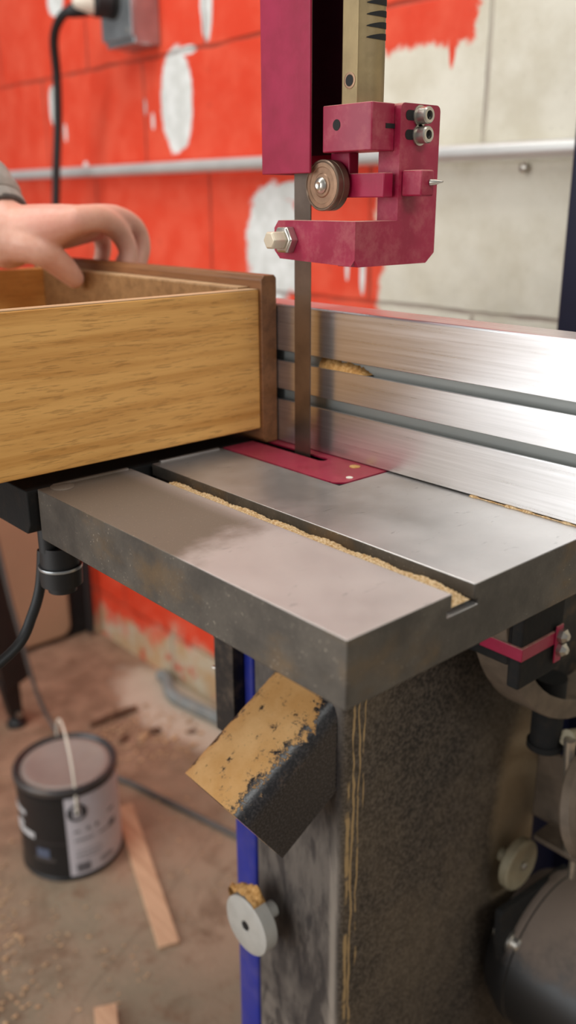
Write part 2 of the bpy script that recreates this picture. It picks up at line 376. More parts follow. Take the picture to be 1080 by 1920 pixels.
def mk_cabinet():
    a = N('textured_black_powdercoat'); o = a.xyz(); x, y, z = o
    f = a.noise(330, 3, 0.6); n = a.noise(6, 5, 0.6)
    base = a.mix(a.map(f, 0.35, 0.7), srgb(40, 36, 33), srgb(98, 88, 78))
    d = a.map(a.math('ADD', z, a.math('MULTIPLY', n, 0.5)), -0.15, 0.25, 0.0, 0.4)   # dust clinging
    film = a.math('MULTIPLY', a.map(n, 0.38, 0.68), 0.4)
    base = a.mix(film, base, srgb(122, 106, 86))
    side = a.map(x, 0.005, -0.001)     # the face towards the dust chute: smoother grey dust film with wiped streaks
    sm = a.mix(a.map(a.noise(9, 6, 0.65, a.sc((1, 2.2, 0.7))), 0.4, 0.62), srgb(48, 43, 42), srgb(102, 94, 87))
    wipe = a.map(a.noise(20, 4, 0.5, a.sc((1, 1.4, 0.45), None, (0, 0, 0)), 1.4), 0.52, 0.60)
    sm = a.mix(a.math('MULTIPLY', a.map(z, 0.46, 0.30), a.map(a.noise(12, 4, 0.6), 0.35, 0.6)), sm, srgb(128, 118, 108))
    sm = a.mix(a.math('MULTIPLY', wipe, 0.75), sm, srgb(38, 34, 35))
    base = a.mix(side, base, sm)
    # tan runs and scratches down near the corner
    def run(x0, w, amp, sc, z0, z1, thr):
        xx = a.math('ADD', x, a.math('MULTIPLY', a.math('SUBTRACT', a.noise(sc, 3, 0.6, a.comb(z, 0.0, x0*50)), 0.5), amp))
        l = a.map(a.math('ADD', a.math('ABSOLUTE', a.math('SUBTRACT', xx, x0)), a.math('MULTIPLY', a.math('SUBTRACT', a.noise(38, 5, 0.7, a.comb(a.math('MULTIPLY', x, 5.0), x0*70, z)), 0.42), w*2.2)), w, w*0.4)
        gate = a.math('MULTIPLY', a.map(z, z1, z1-0.01), a.map(z, z0, z0+0.01))
        return a.math('MULTIPLY', a.math('MULTIPLY', l, gate), a.map(a.noise(22, 3, 0.6, a.comb(z, x0*90, 0)), thr, thr+0.06))
    fr = a.map(x, 0.0006, 0.0020)
    r = a.math('MAXIMUM', run(0.0085, 0.0036, 0.006, 9, 0.30, 0.66, 0.44), a.math('MAXIMUM', run(0.013, 0.0022, 0.014, 12, 0.30, 0.80, 0.36), a.math('MAXIMUM', run(0.020, 0.0016, 0.016, 10, 0.45, 0.80, 0.40), run(0.026, 0.0014, 0.010, 14, 0.62, 0.80, 0.36))))
    base = a.mix(a.math('MULTIPLY', a.math('MULTIPLY', r, fr), 0.9), base, srgb(178, 148, 104))
    dp = a.ellipse(x, z, 0.272, 0.50, 0.045, 0.13, a.math('MULTIPLY', a.math('SUBTRACT', a.noise(20, 4), 0.5), 1.2), 0.6)
    base = a.mix(a.math('MULTIPLY', dp, 0.75), base, srgb(150, 130, 102))
    crn_sheen = a.math('MULTIPLY', a.map(a.math('ABSOLUTE', a.math('ADD', y, 0.018)), 0.007, 0.001), a.math('MULTIPLY', side, a.map(z, 0.66, 0.50)))  # pale corner band: sheen painted into the colour
    base = a.mix(a.math('MULTIPLY', crn_sheen, 0.6), base, srgb(168, 156, 142))
    a.set(base, 0.62, 0, 0.35)
    a.bump(f, a.mixf(side, 0.5, 0.05) if False else 0.4, 0.0008)
    return a.m
def mk_chute():
    a = N('chute_black_with_sawdust'); 
    g = a.n('ShaderNodeNewGeometry'); nz = a.xyz(g.outputs['Normal'])[2]
    n = a.noise(75, 8, 0.80); f = a.noise(500, 3, 0.6)
    up = a.map(a.math('ADD', nz, a.math('MULTIPLY', a.math('SUBTRACT', n, 0.5), 1.7)), 0.60, 0.74)
    blk = a.mix(a.map(f, 0.4, 0.7), srgb(30, 28, 30), srgb(66, 62, 62))
    blk = a.mix(a.math('MULTIPLY', a.map(a.noise(28, 5, 0.7), 0.6, 0.75), 0.5), blk, srgb(130, 105, 84))
    dst = a.mix(a.map(a.noise(14, 5, 0.6), 0.35, 0.65), srgb(212, 156, 90), srgb(238, 188, 126))
    dst = a.mix(a.math('MULTIPLY', a.map(a.noise(160, 4, 0.75), 0.6, 0.72), 0.7), dst, srgb(110, 82, 52))
    a.set(a.mix(up, blk, dst), a.mixf(up, 0.30, 0.95), 0, 0.6)
    a.bump(a.math('ADD', f, a.math('MULTIPLY', up, 1.5)), 0.22, 0.0007)
    return a.m
def mk_skin():
    a = N('skin'); n = a.noise(28, 5, 0.6)
    c = a.mix(a.map(n, 0.35, 0.7), srgb(214, 158, 136), srgb(230, 186, 166))
    c = a.mix(a.math('MULTIPLY', a.map(a.noise(14, 3), 0.52, 0.68), 0.4), c, srgb(206, 122, 106))
    a.set(c, 0.48, 0, 0.4); a.put(a.b.inputs['Subsurface Weight'], 0.15); a.b.inputs['Subsurface Radius'].default_value = (0.01, 0.004, 0.002)
    a.bump(a.noise(260, 4, 0.7), 0.25, 0.0008)
    return a.m
def mk_dustpile(name, c1, c2, sc=300):
    a = N(name); c = a.mix(a.map(a.noise(sc, 4, 0.7), 0.35, 0.7), c1, c2); a.set(c, 0.95, 0, 0.2); a.bump(a.noise(sc*1.5, 4, 0.7), 0.9, 0.002); return a.m
def mk_slotdust():
    a = N('pale_sawdust'); c = a.mix(a.map(a.noise(600, 4, 0.75), 0.38, 0.62), srgb(196, 150, 94), srgb(246, 216, 172)); a.set(c, 0.95, 0, 0.2); a.bump(a.noise(800, 4, 0.7), 1.0, 0.002); return a.m

MAT = dict(
    wall=mk_wall(), floor=mk_floor(), iron=mk_iron_top(), iron_side=mk_iron_side(), alu=mk_alu(),
    mag=mk_magenta(), magd=mk_magenta('magenta_paint_dusty', 0.16, 0.42), magi=mk_magenta('magenta_insert', 0.10, 0.32, 0.12), cab=mk_cabinet(), chute=mk_chute(), skin=mk_skin(),
    blue=plain('blue_enamel', srgb(30, 44, 140), 0.35, 0, 0.1, 20, dust=0.15),
    navy=plain('navy_enamel', srgb(22, 24, 46), 0.4, 0, 0.1, 20),
    black=plain('black_paint', srgb(24, 22, 21), 0.5, 0, 0.2, 60, 0.2, dust=0.3),
    blackd=plain('black_paint_dusty', srgb(26, 23, 21), 0.6, 0, 0.3, 90, 0.4, dust=0.6, dustcol=srgb(110, 86, 58)),
    rubber=plain('black_rubber', srgb(26, 25, 25), 0.55, 0, 0.15, 60),
    grey=plain('grey_cable', srgb(92, 88, 84), 0.6, 0, 0.1, 60),
    hose=plain('grey_hose', srgb(134, 138, 136), 0.6, 0, 0.15, 40, dust=0.3),
    blade=plain('saw_blade_steel', srgb(120, 106, 96), 0.32, 0.9, 0.18, 30, 0.1, 500),
    steel=plain('bright_steel', srgb(196, 190, 180), 0.28, 0.9, 0.12, 60, dust=0.25, dustcol=srgb(180, 160, 135)),
    wheel=plain('bearing_steel', srgb(128, 108, 92), 0.35, 0.75, 0.15, 80, 0.1, dust=0.25),
    wface=plain('bearing_face', srgb(150, 118, 94), 0.42, 0.6, 0.2, 100, dust=0.4),
    post=plain('olive_bronze_post', srgb(150, 130, 94), 0.45, 0.55, 0.12, 50, 0.15, dust=0.35, dustcol=srgb(172, 148, 112)),
    galv=plain('galvanised_steel', srgb(172, 176, 178), 0.35, 0.8, 0.12, 25),
    conduit=plain('zinc_conduit', srgb(222, 220, 216), 0.35, 0.5, 0.06, 12),
    knob=plain('grey_plastic', srgb(176, 172, 164), 0.5, 0, 0.06, 60, dust=0.15),
    olive=plain('dusty_knob', srgb(146, 136, 112), 0.55, 0.1, 0.12, 50, dust=0.5, dustcol=srgb(168, 134, 96)),
    deep_black=plain('black_casting_and_shade', srgb(9, 8, 7), 0.85, 0, 0.3, 120, 0.4, dust=0.12, dustcol=srgb(84, 64, 42)),
    brown=plain('dusty_casting', srgb(98, 84, 70), 0.7, 0, 0.25, 40, 0.3),
    white=plain('white_plastic', srgb(226, 218, 200), 0.45, 0, 0.05, 40),
    card=plain('tan_panel', srgb(172, 142, 112), 0.85, 0, 0.06, 6),
    oak=mk_wood('oak_veneer', srgb(196, 136, 66), srgb(230, 174, 100), 1.0, 'x', 0.42, 0.42, True),
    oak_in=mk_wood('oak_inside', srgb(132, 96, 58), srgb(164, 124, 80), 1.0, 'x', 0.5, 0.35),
    walnut=mk_wood('stained_front', srgb(112, 72, 42), srgb(140, 94, 58), 1.0, 'y', 0.45, 0.3),
    edgew=mk_wood('pale_edge', srgb(176, 140, 100), srgb(204, 170, 130), 1.0, 'x', 0.5, 0.2),
    pine=mk_wood('raw_pine', srgb(188, 148, 116), srgb(212, 174, 140), 1.0, 'y', 0.7, 0.15),
    sleeve=plain('grey_knit', srgb(150, 142, 134), 0.95, 0, 0.12, 120, 0.8, 700),
    cuff_shade=plain('cuff_edge_shade', srgb(84, 78, 74), 0.95, 0, 0.12, 120, 0.5, 700),
    nail=plain('nail', srgb(228, 186, 168), 0.35, 0, 0.03),
    can=plain('can_black', srgb(30, 30, 31), 0.38, 0, 0.08, 30),
    canrim=plain('can_rim', srgb(74, 72, 72), 0.4, 0.4, 0.1, 30, dust=0.2),
    canlid=plain('can_lid', srgb(156, 144, 136), 0.6, 0.2, 0.06, 20, dust=0.5, dustcol=srgb(160, 138, 122)),
    paper=plain('label_paper', srgb(206, 200, 204), 0.55, 0, 0.05, 12),
    ink=plain('label_ink', srgb(92, 90, 94), 0.6, 0, 0.05),
    inkw=plain('label_white_ink', srgb(214, 212, 212), 0.55, 0, 0.04),
    inkb=plain('label_blue_ink', srgb(84, 92, 112), 0.55, 0, 0.04),
    sawdust=mk_dustpile('tan_sawdust', srgb(190, 138, 78), srgb(226, 178, 116)),
    slotdust=mk_slotdust(),
    chip=plain('wood_chip', srgb(196, 160, 122), 0.85, 0, 0.25, 200),
    chipd=plain('dark_wood_scrap', srgb(104, 74, 54), 0.85, 0, 0.25, 60),
    hole=plain('dark_bore_and_shade', srgb(10, 8, 8), 0.7, 0, 0.1),
)

# ================================================================== the setting
fl = M().box((-2.6, -1.6, -0.98), (0.8, 3.4, -0.92)); tag(obj('floor', fl, MAT['floor'], smooth=False), kind='structure')
wl = M().box((0.8, -1.6, -0.98), (0.95, 3.4, 1.9)); tag(obj('wall_right', wl, MAT['wall'], smooth=False), kind='structure')

# ================================================================== bandsaw
BS = thing('bandsaw', (0.175, 0.20, -0.92), 'black and blue floor-standing bandsaw with magenta guard and cast iron table', 'bandsaw')
T = 0.0384; XS = 0.0783; XI = 0.1667; XI2 = 0.2433; YI = 0.1742; L = 0.3135
xs = [0, XS-0.0035, XS, XS+0.019, XS+0.0225, XI, XI2, 0.41]; ys = [0, YI, L]; zs = [-T, -0.0128, -0.0094, 0]
def filled(i, j, k):
    if k == 2 and i == 2: return False
    if k == 1 and i in (1, 2, 3): return False
    if i == 5 and j == 1: return False
    return True
tb = M().cells(xs, ys, zs, filled, lambda n, c: 0 if n == (0, 0, 1) else 1)
table = obj('table', tb, [MAT['iron'], MAT['iron_side']], BS, 0.0007, 2, True, True)
# throat insert with the blade slot, open at its far end
sx0, sx1 = 0.1990, 0.2080; ysl = 0.228
pl = [(XI+0.0005, L-0.001), (XI+0.0005, YI+0.010)]
for i in range(6):
    a = math.pi+math.pi/2*i/5; pl.append((XI+0.0105+0.010*math.cos(a), YI+0.0107+0.010*math.sin(a)))
pl += [(XI2-0.0005, YI+0.0007), (XI2-0.0005, L-0.001), (sx1, L-0.001), (sx1, ysl+0.003)]
for i in range(1, 6):
    a = -math.pi*i/6; pl.append(((sx0+sx1)/2+(sx1-sx0)/2*math.cos(a), ysl+0.003+(sx1-sx0)/2*math.sin(a)))
pl += [(sx0, ysl+0.003), (sx0, L-0.001)]
ins = obj('throat_insert', M().prism(pl, 'z', -0.0006, 0.0006), MAT['magi'], BS, smooth=False)
obj('support_lip', M().box((XI-0.002, YI-0.002, -0.010), (sx0-0.003, L-0.002, -0.0008)).box((sx1+0.006, YI-0.002, -0.010), (XI2, L-0.002, -0.0008)), MAT['hole'], BS)
obj('throat_shade', M().box((XI, YI, -0.036), (0.2028, L, -0.030)).box((0.2046, YI, -0.036), (XI2, L, -0.030)).box((XI, L-0.003, -0.036), (XI2, L, -0.005)), MAT['hole'], BS)  # black plates added below the blade slot as its shade
for (x, y, rad) in ((0.2075, 0.1985, 0.0042), (0.184, 0.181, 0.0026)):
    obj('screw', M().lathe((x, y, 0.0004), (0, 0, 1), [(0, rad), (0.0006, rad), (0.0008, rad*0.85), (0.0009, rad*0.2)], 24), MAT['sawdust'] if rad > 0.004 else MAT['white'], ins)
# throat shade under the insert so that the opening reads dark, trunnion and lock bracket
tr = M()
arc = [(0.455+0.170*math.cos(a), -0.100+0.170*math.sin(a)) for a in [math.radians(180+i*6) for i in range(31)]]
arc2 = [(0.455+0.151*math.cos(a), -0.100+0.151*math.sin(a)) for a in [math.radians(360-i*6) for i in range(31)]]
tr.prism(arc+arc2, 'y', 0.104, 0.140)
trw = M(); trw.prism([(0.455+0.152*math.cos(a), -0.100+0.152*math.sin(a)) for a in [math.radians(180+i*6) for i in range(31)]], 'y', 0.140, 0.152)
trn = obj('trunnion', tr, MAT['brown'], BS, 0.001)
obj('trunnion_web', trw, MAT['blackd'], trn)
obj('trunnion_block', M().box((0.292, 0.091, -0.183), (0.352, 0.103, -0.037)).box((0.292, 0.103, -0.165), (0.352, 0.16, -0.037)).box((0.300, 0.14, -0.10), (0.62, 0.26, -0.0384)), MAT['deep_black'], BS, 0.002)
strap = M().prism([(0.2895, 0.130), (0.2895, 0.0885), (0.346, 0.0885), (0.346, 0.0915), (0.2925, 0.0915), (0.2925, 0.130)], 'z', -0.155, -0.1435)
strap.box((0.336, 0.0870, -0.172), (0.346, 0.0885, -0.138))
sb = obj('lock_bracket', strap, MAT['mag'], BS, 0.0006); tag(sb, 'magenta bent lock bracket')
for z in (-0.1475, -0.1600):
    obj('nut', M().lathe((0.3425, 0.087, z), (0, -1, 0), [(0, 0.0062), (0.004, 0.0062), (0.0055, 0.0045), (0.0075, 0.003)], 6), MAT['steel'], sb)
# cabinet
cb = M().prism(rounded(0.175, 0.174, 0.478, 0.286, 0.007, 6, (1, 0, 0, 0)), 'z', -0.92, -0.055)
cab = obj('cabinet', cb, MAT['cab'], BS, 0.001)
dr = M().prism(rounded(0.175, 0.289, 0.478, 0.322, 0.004, 3), 'z', -0.90, -0.055)
obj('front_door', dr, MAT['blue'], BS, 0.001)
obj('guard_plate', M().box((0.1615, 0.300, -0.275), (0.1735, 0.3275, -0.045)).box((0.1735, 0.300, -0.12), (0.176, 0.32, -0.09)), MAT['black'], BS, 0.0006)
obj('plate_screw', M().lathe((0.163, 0.329, -0.212), (-0.3, 1, 0), [(-0.003, 0.002), (0.0005, 0.002), (0.003, 0.0014)], 12), MAT['steel'], BS)
# dark frame to the rear of the cabinet and the blue-black column
obj('frame_base', M().box((0.480, 0.212, -0.92), (0.66, 0.29, -0.06)), MAT['navy'], BS, 0.003)
obj('column', M().prism(rounded(0.60, 0.15, 0.74, 0.28, 0.004, 3), 'z', -0.92, 1.25), MAT['navy'], BS)
# dust chute: square tube sloping down to the left, dust on its top
ax = Vector((-0.866, 0, -0.5)); nn = Vector((-0.5, 0, 0.866))     # along, out of the top face
o0 = Vector((0.161, 0, -0.186))
def chute_ring(t, inset):
    out = []
    w0, w1, h = 0.180+inset, 0.262-inset, 0.0800
    for (yy, hh) in rounded(w0, -h+inset, w1, -inset, max(0.026-inset, 0.004), 6, (0, 0, 1, 1)):
        # bottom corners left crisp
        p = o0+ax*t+nn*hh; out.append((p.x, yy, p.z))
    return out
ch = M(); rings = [chute_ring(-0.004, 0), chute_ring(0.108, 0), chute_ring(0.108, 0.0022), chute_ring(0.0, 0.0022)]
n = len(rings[0]); vs = sum(rings, []); fs = []
# near the cabinet the tube is cut by the cabinet's left face
vs = [((0.176 if i < n or i >= 3*n else p[0]), p[1], p[2]) if False else p for i, p in enumerate(vs)]
def cut(p, keep=0.1765):
    # slide the root ring along the tube's axis to the cabinet face
    p = Vector(p); t = (keep-p.x)/ax.x; return tuple(p+ax*t)
endn = Vector((-0.8121, 0.0376, -0.5824)); endp = Vector((0.0680, 0.1800, -0.2400))
def mitre(p):
    # the mouth is cut off at a slant
    p = Vector(p); t = (endp-p).dot(endn)/ax.dot(endn); return tuple(p+ax*t)
vs = [cut(p) if (i < n or i >= 3*n) else mitre(p) for i, p in enumerate(vs)]
for k in range(3):
    for i in range(n): fs.append((k*n+i, k*n+(i+1) % n, (k+1)*n+(i+1) % n, (k+1)*n+i))
ch.add(vs, fs)
b_ch = obj('dust_chute', ch, MAT['chute'], BS, 0, angle=50)
tag(b_ch, 'black dust chute with tan sawdust on top')
bmx = bmesh.new(); bmx.from_mesh(b_ch.data); bmesh.ops.recalc_face_normals(bmx, faces=bmx.faces); bmx.to_mesh(b_ch.data); bmx.free()
# door latch knob with its heap of sawdust
kn = obj('latch_knob', M().lathe((0.140, 0.264, -0.4515), (1, 0, 0), [(0.0012, 0.004), (0.0012, 0.0045), (0, 0.006), (0, 0.028), (0.0012, 0.0298), (0.0145, 0.0298), (0.016, 0.0285), (0.016, 0.008), (0.036, 0.008)], 56), MAT['knob'], BS)
obj('socket', M().lathe((0.1408, 0.264, -0.4515), (-1, 0, 0), [(0, 0.0048), (0.001, 0.0048)], 6), MAT['hole'], kn)
pile = M(); 
nx, ny = 12, 26; g = {}
for i in range(nx+1):
    for j in range(ny+1):
        u, v = i/nx, j/ny; x = 0.1412+0.0145*u; ang = math.radians(66+78*v)
        base = 0.0296
        h = 0.009*math.sin(math.pi*v)**0.5*math.sin(math.pi*min(1, 0.12+u*0.8))**0.7
        h *= 0.55+0.5*math.sin(v*14+u*3)**2+random.uniform(-0.08, 0.08)
        if v > 0.72 and u < 0.5: h += 0.006*math.sin(math.pi*(v-0.72)/0.28)
        if v < 0.45 and u > 0.45: h += 0.010*math.sin(math.pi*v/0.45)*(1-abs(u-0.7)/0.3 if abs(u-0.7) < 0.3 else 0)
        r = base+h; g[i, j] = (x, 0.264-math.cos(math.pi-ang)*-r*-1 if False else 0.264-r*math.cos(ang), -0.4515+r*math.sin(ang))
vs = [g[i, j] for i in range(nx+1) for j in range(ny+1)]
pile.add(vs, [(i*(ny+1)+j, i*(ny+1)+j+1, (i+1)*(ny+1)+j+1, (i+1)*(ny+1)+j) for i in range(nx) for j in range(ny)])
tag(obj('sawdust_heap', pile, MAT['sawdust'], kn, angle=80), 'tan sawdust heaped on the knob', kind='stuff')
# round tension knob on the back face
k2 = obj('tracking_knob', M().lathe((0.421, 0.148, -0.469), (0, 1, 0), [(0, 0.004), (-0.0006, 0.0265), (0.001, 0.0285), (0.009, 0.0285), (0.011, 0.0265), (0.011, 0.008), (0.0265, 0.008)], 48), MAT['olive'], BS)
obj('bolt_head', M().lathe((0.4225, 0.1474, -0.469), (0, -1, 0), [(0, 0.0042), (0.002, 0.0042), (0.003, 0.003)], 16), MAT['steel'], k2)
# motor hung on the back
mo_c = Vector((0.463, 0, -0.592))
mt = M().lathe((0.463, 0.170, -0.592), (0, -1, 0), [(0, 0.05), (0.008, 0.075), (0.030, 0.0885), (0.0385, 0.0905), (0.0425, 0.0905), (0.0435, 0.0885), (0.20, 0.0885), (0.21, 0.084), (0.23, 0.06), (0.232, 0.02)], 64)
mo = obj('motor', mt, plain('motor_black', srgb(30, 28, 27), 0.42, 0, 0.2, 30, 0.1), BS)
a_ = N('motor_shell'); g_ = a_.n('ShaderNodeNewGeometry'); up_ = a_.map(a_.math('ADD', a_.xyz(g_.outputs['Normal'])[2], a_.math('MULTIPLY', a_.math('SUBTRACT', a_.noise(11, 6, 0.7), 0.5), 1.3)), 0.36, 0.86)
a_.set(a_.mix(a_.math('MULTIPLY', up_, 0.85), srgb(26, 25, 25), srgb(126, 110, 98)), a_.mixf(up_, 0.4, 0.9), 0, 0.5); mo.data.materials.clear(); mo.data.materials.append(a_.m)
mp = M().prism([(0.385, -0.570), (0.373, -0.535), (0.371, -0.495), (0.374, -0.492), (0.500, -0.508), (0.500, -0.560)], 'y', 0.136, 0.144)
pm = obj('motor_plate', mp, MAT['deep_black'], BS, 0.0012)
obj('mounting_bolt', M().lathe((0.396, 0.136, -0.543), (0, -1, 0), [(-0.02, 0.006), (0, 0.006), (0, 0.0125), (0.003, 0.0125), (0.003, 0.0095), (0.010, 0.0092), (0.012, 0.007)], 24), MAT['steel'], pm)
obj('adjuster_bolt', M().cyl((0.452, 0.108, -0.475), (0.452, 0.108, -0.405), 0.0042, n=14).lathe((0.452, 0.108, -0.412), (0, 0, 1), [(0, 0.0085), (0.007, 0.0085)], 6).lathe((0.452, 0.108, -0.440), (0, 0, 1), [(0, 0.012), (0.002, 0.012)], 18), MAT['steel'], pm)
obj('bracket_ear', M().box((0.440, 0.096, -0.446), (0.480, 0.150, -0.440)).box((0.474, 0.096, -0.446), (0.480, 0.174, -0.36)), MAT['brown'], pm, 0.001)
# tilt handwheel, rod and shaft under the table
obj('tilt_shaft', M().cyl((0.392, 0.120, -0.288), (0.392, 0.120, -0.22), 0.0145).cyl((0.392, 0.120, -0.294), (0.392, 0.120, -0.288), 0.017), MAT['deep_black'], BS)
obj('lock_rod', M().cyl((0.392, 0.095, -0.275), (0.397, 0.095, -0.325), 0.0055, 0.0045), MAT['steel'], BS)
hw = M(); R = 0.045; cwh = Vector((0.402, 0.075, -0.340))
hw.lathe(cwh, (0.15, -1, 0.25), [(-0.008, 0.030), (-0.008, R), (-0.004, R+0.005), (0.004, R+0.005), (0.008, R), (0.008, R-0.008), (0.002, R-0.012), (0.002, 0.016), (0.010, 0.014), (0.010, 0.004)], 44)
hand_w = obj('tilt_wheel', hw, MAT['brown'], BS)
obj('wheel_arm', M().tube([(0.395, 0.10, -0.277), (0.43, 0.10, -0.290), (0.50, 0.10, -0.315)], 0.008), MAT['olive'], BS)
# magnetic/limit plug hanging under the far corner
pg = M().cyl((0.012, 0.329, -0.036), (0.012, 0.329, -0.055), 0.0075).lathe((0.020, 0.329, -0.052), (0, 0, -1), [(0, 0.010), (0, 0.0145), (0.016, 0.0148), (0.017, 0.0165), (0.032, 0.0160), (0.0325, 0.0115), (0.038, 0.011)], 30)
pgo = obj('cord_plug', pg, MAT['rubber'], BS)
obj('plug_ring', M().lathe((0.020, 0.329, -0.0683), (0, 0, -1), [(0, 0.0166), (0.0012, 0.0168), (0.0022, 0.0166)], 30), MAT['galv'], pgo)
obj('plug_cord', M().tube(catmull([(0.014, 0.345, -0.06), (0.010, 0.347, -0.09), (0.001, 0.347, -0.112), (-0.016, 0.345, -0.134), (-0.06, 0.34, -0.152)]), 0.0042), MAT['rubber'], pgo)
# front rail bolted to the far edge of the table
rl = M().prism([(0.3185, -0.002), (0.3185, -0.028), (0.324, -0.036), (0.42, -0.036), (0.42, -0.002)], 'x', -0.006, 0.60)
obj('front_rail', rl, MAT['deep_black'], BS, 0.0008)
for x in (0.03, 0.34): obj('rail_spacer', M().box((x, 0.313, -0.03), (x+0.03, 0.319, -0.01)), MAT['blackd'], BS)
lp = M().box((0.012, L-0.0035, -0.0002), (0.0745, L-0.0005, 0.0016)).box((0.104, L-0.0035, -0.0002), (0.162, L-0.0005, 0.0016)).lathe((0.016, 0.306, -0.0002), (0, 0, 1), [(0, 0.009), (0.0012, 0.0085), (0.0016, 0.006)], 26)
obj('edge_ridge', lp, MAT['iron'], table, 0.0004)
# blade
bl = M().box((0.2032, 0.2452, -0.40), (0.2042, 0.2630, 0.62))
obj('saw_blade', bl, MAT['blade'], BS, 0)
# blade guard: folded channel around the blade
gd = M().prism([(0.1900, 0.232), (0.1900, 0.2845), (0.2300, 0.2845), (0.2300, 0.2415), (0.2280, 0.2415), (0.2280, 0.2825), (0.1920, 0.2825), (0.1920, 0.232)], 'z', 0.2130, 0.62)
obj('blade_guard', gd, MAT['mag'], BS, 0.0006)
obj('guard_inner_shade', M().box((0.2265, 0.236, 0.2265), (0.2325, 0.2415, 0.62)).box((0.2275, 0.2415, 0.2265), (0.2279, 0.282, 0.62)), plain('guard_shaded_magenta', srgb(48, 10, 26), 0.5, 0, 0.2, 30), BS)  # darker magenta sheets: shade inside the channel put into the colour
# guide post
pp = [(0.2040, 0.2005), (0.2040, 0.2150), (0.2080, 0.2190), (0.2210, 0.2190)]
for i in range(25):
    a = math.radians(60-200*i/24); pp.append((0.2185+0.0133*math.cos(a), 0.2075+0.0133*math.sin(a)))
gp = obj('guide_post', M().prism(pp, 'z', 0.255, 0.62), MAT['post'], BS, 0.0005)
tapc = Vector((0.2040, 0.2075, 0.2712))
obj('threaded_hole', M().lathe(tapc-Vector((0.0003, 0, 0)), (-1, 0, 0), [(0, 0.0036), (0.0003, 0.0036)], 24), MAT['hole'], gp)
obj('thread_rim', M().lathe(tapc, (-1, 0, 0), [(-0.001, 0.0052), (0.0004, 0.0052), (0.0006, 0.0046), (0.0005, 0.0037), (-0.001, 0.0036)], 24), MAT['wface'], gp)
for i in range(9):   # rack teeth cut into the post
    z = 0.2968+0.0068*i
    t = M()
    A = [math.radians(-134+104*k/10) for k in range(11)]
    vs = []; 
    for a in A:
        q_ = (a-A[0])/(A[-1]-A[0]); e = min(1, q_*2.2)**0.7*(1 if q_ < 0.85 else (1-q_)/0.15)
        for (dr, dz) in ((0.00035, -0.0017*e-0.0002), (0.00035, 0.0017*e+0.0002), (-0.003, 0)):
            vs.append((0.2185+(0.0133+dr)*math.cos(a), 0.2075+(0.0133+dr)*math.sin(a), z+dz+0.0016*(a-A[0])/(A[-1]-A[0])))
    fs = []
    for k in range(10):
        for q in range(3): fs.append((3*k+q, 3*k+(q+1) % 3, 3*k+3+(q+1) % 3, 3*k+3+q))
    t.add(vs, fs); obj('rack_notch', t, MAT['hole'], gp)
# clamp block on the post
gb = M().prism([(0.1970, 0.1835), (0.1970, 0.2265), (0.2205, 0.2265), (0.2205, 0.1805), (0.1985, 0.1805)], 'z', 0.2262, 0.2562)
gbo = obj('guide_block', gb, MAT['magd'], BS, 0.0008)
obj('set_screw_hole', M().lathe((0.1969, 0.2125, 0.2435), (-1, 0, 0), [(0, 0.0036), (0.0002, 0.0036)], 22), MAT['hole'], gbo)
obj('block_slot', M().box((0.2115, 0.1801, 0.2405), (0.2203, 0.1806, 0.2435)), MAT['hole'], gbo)
# guide arm: upright plate with a foot reaching along the blade
leg_ = M().prism(rounded(0.2205, 0.1515, 0.2615, 0.2565, 0.004, 4, (0, 0, 1, 1))[:-2]+[(0.2205, 0.1515), (0.2525, 0.1515), (0.2615, 0.1585)], 'y', 0.1752, 0.1945)
ft_ = M().prism([(0.1790, 0.1565), (0.1825, 0.1516), (0.2300, 0.1515), (0.2300, 0.1812), (0.1790, 0.1812)], 'y', 0.1752, 0.1945)
toe_ = M().prism([(0.1752, 0.1565), (0.1790, 0.1520), (0.2520, 0.1545), (0.2580, 0.1600), (0.2580, 0.1760), (0.2535, 0.1812), (0.1752, 0.1812)], 'x', 0.1790, 0.1960)
gao = obj('guide_arm', union(leg_, ft_, toe_), MAT['magd'], BS, 0.0009, 2, True, True)
for z in (0.2490, 0.2368):
    obj('slot', M().prism(rounded(0.2255, z-0.0032, 0.2440, z+0.0032, 0.0031, 5), 'y', 0.1749, 0.1752), MAT['hole'], gao)
    sc_ = obj('cap_screw', M().lathe((0.2395, 0.1752, z), (0, -1, 0), [(0, 0.0068), (0.0012, 0.0068), (0.0012, 0.0056), (0.0082, 0.0056), (0.0092, 0.0048), (0.0092, 0.0030), (0.0070, 0.0028)], 28), MAT['steel'], gao)
    obj('hex_socket', M().lathe((0.2395, 0.16810, z), (0, -1, 0), [(0, 0.0029), (0.0001, 0.0029)], 6), MAT['hole'], sc_)
obj('bearing_bar', M().box((0.2235, 0.1575, 0.1972), (0.2370, 0.1752, 0.2140)), MAT['magd'], gao, 0.0012)
obj('bar_tip', M().lathe((0.2330, 0.1575, 0.2060), (0.35, -1, 0.05), [(0, 0.0022), (0.004, 0.0018), (0.0065, 0.0010), (0.009, 0.0006)], 12), MAT['steel'], gao)
# adjusting screw on the foot
aj = obj('guide_screw', M().lathe((0.1790, 0.2420, 0.1680), (-1, 0, 0), [(0, 0.0102), (0.0065, 0.0102), (0.0078, 0.0088)], 6), MAT['steel'], gao, 0.0006)
obj('screw_head', M().lathe((0.1715, 0.2420, 0.1680), (-1, 0, 0), [(-0.002, 0.0066), (0.0105, 0.0066), (0.0118, 0.0056)], 6), plain('cream_head', srgb(216, 202, 178), 0.4, 0.4, 0.06), aj, 0.0005)
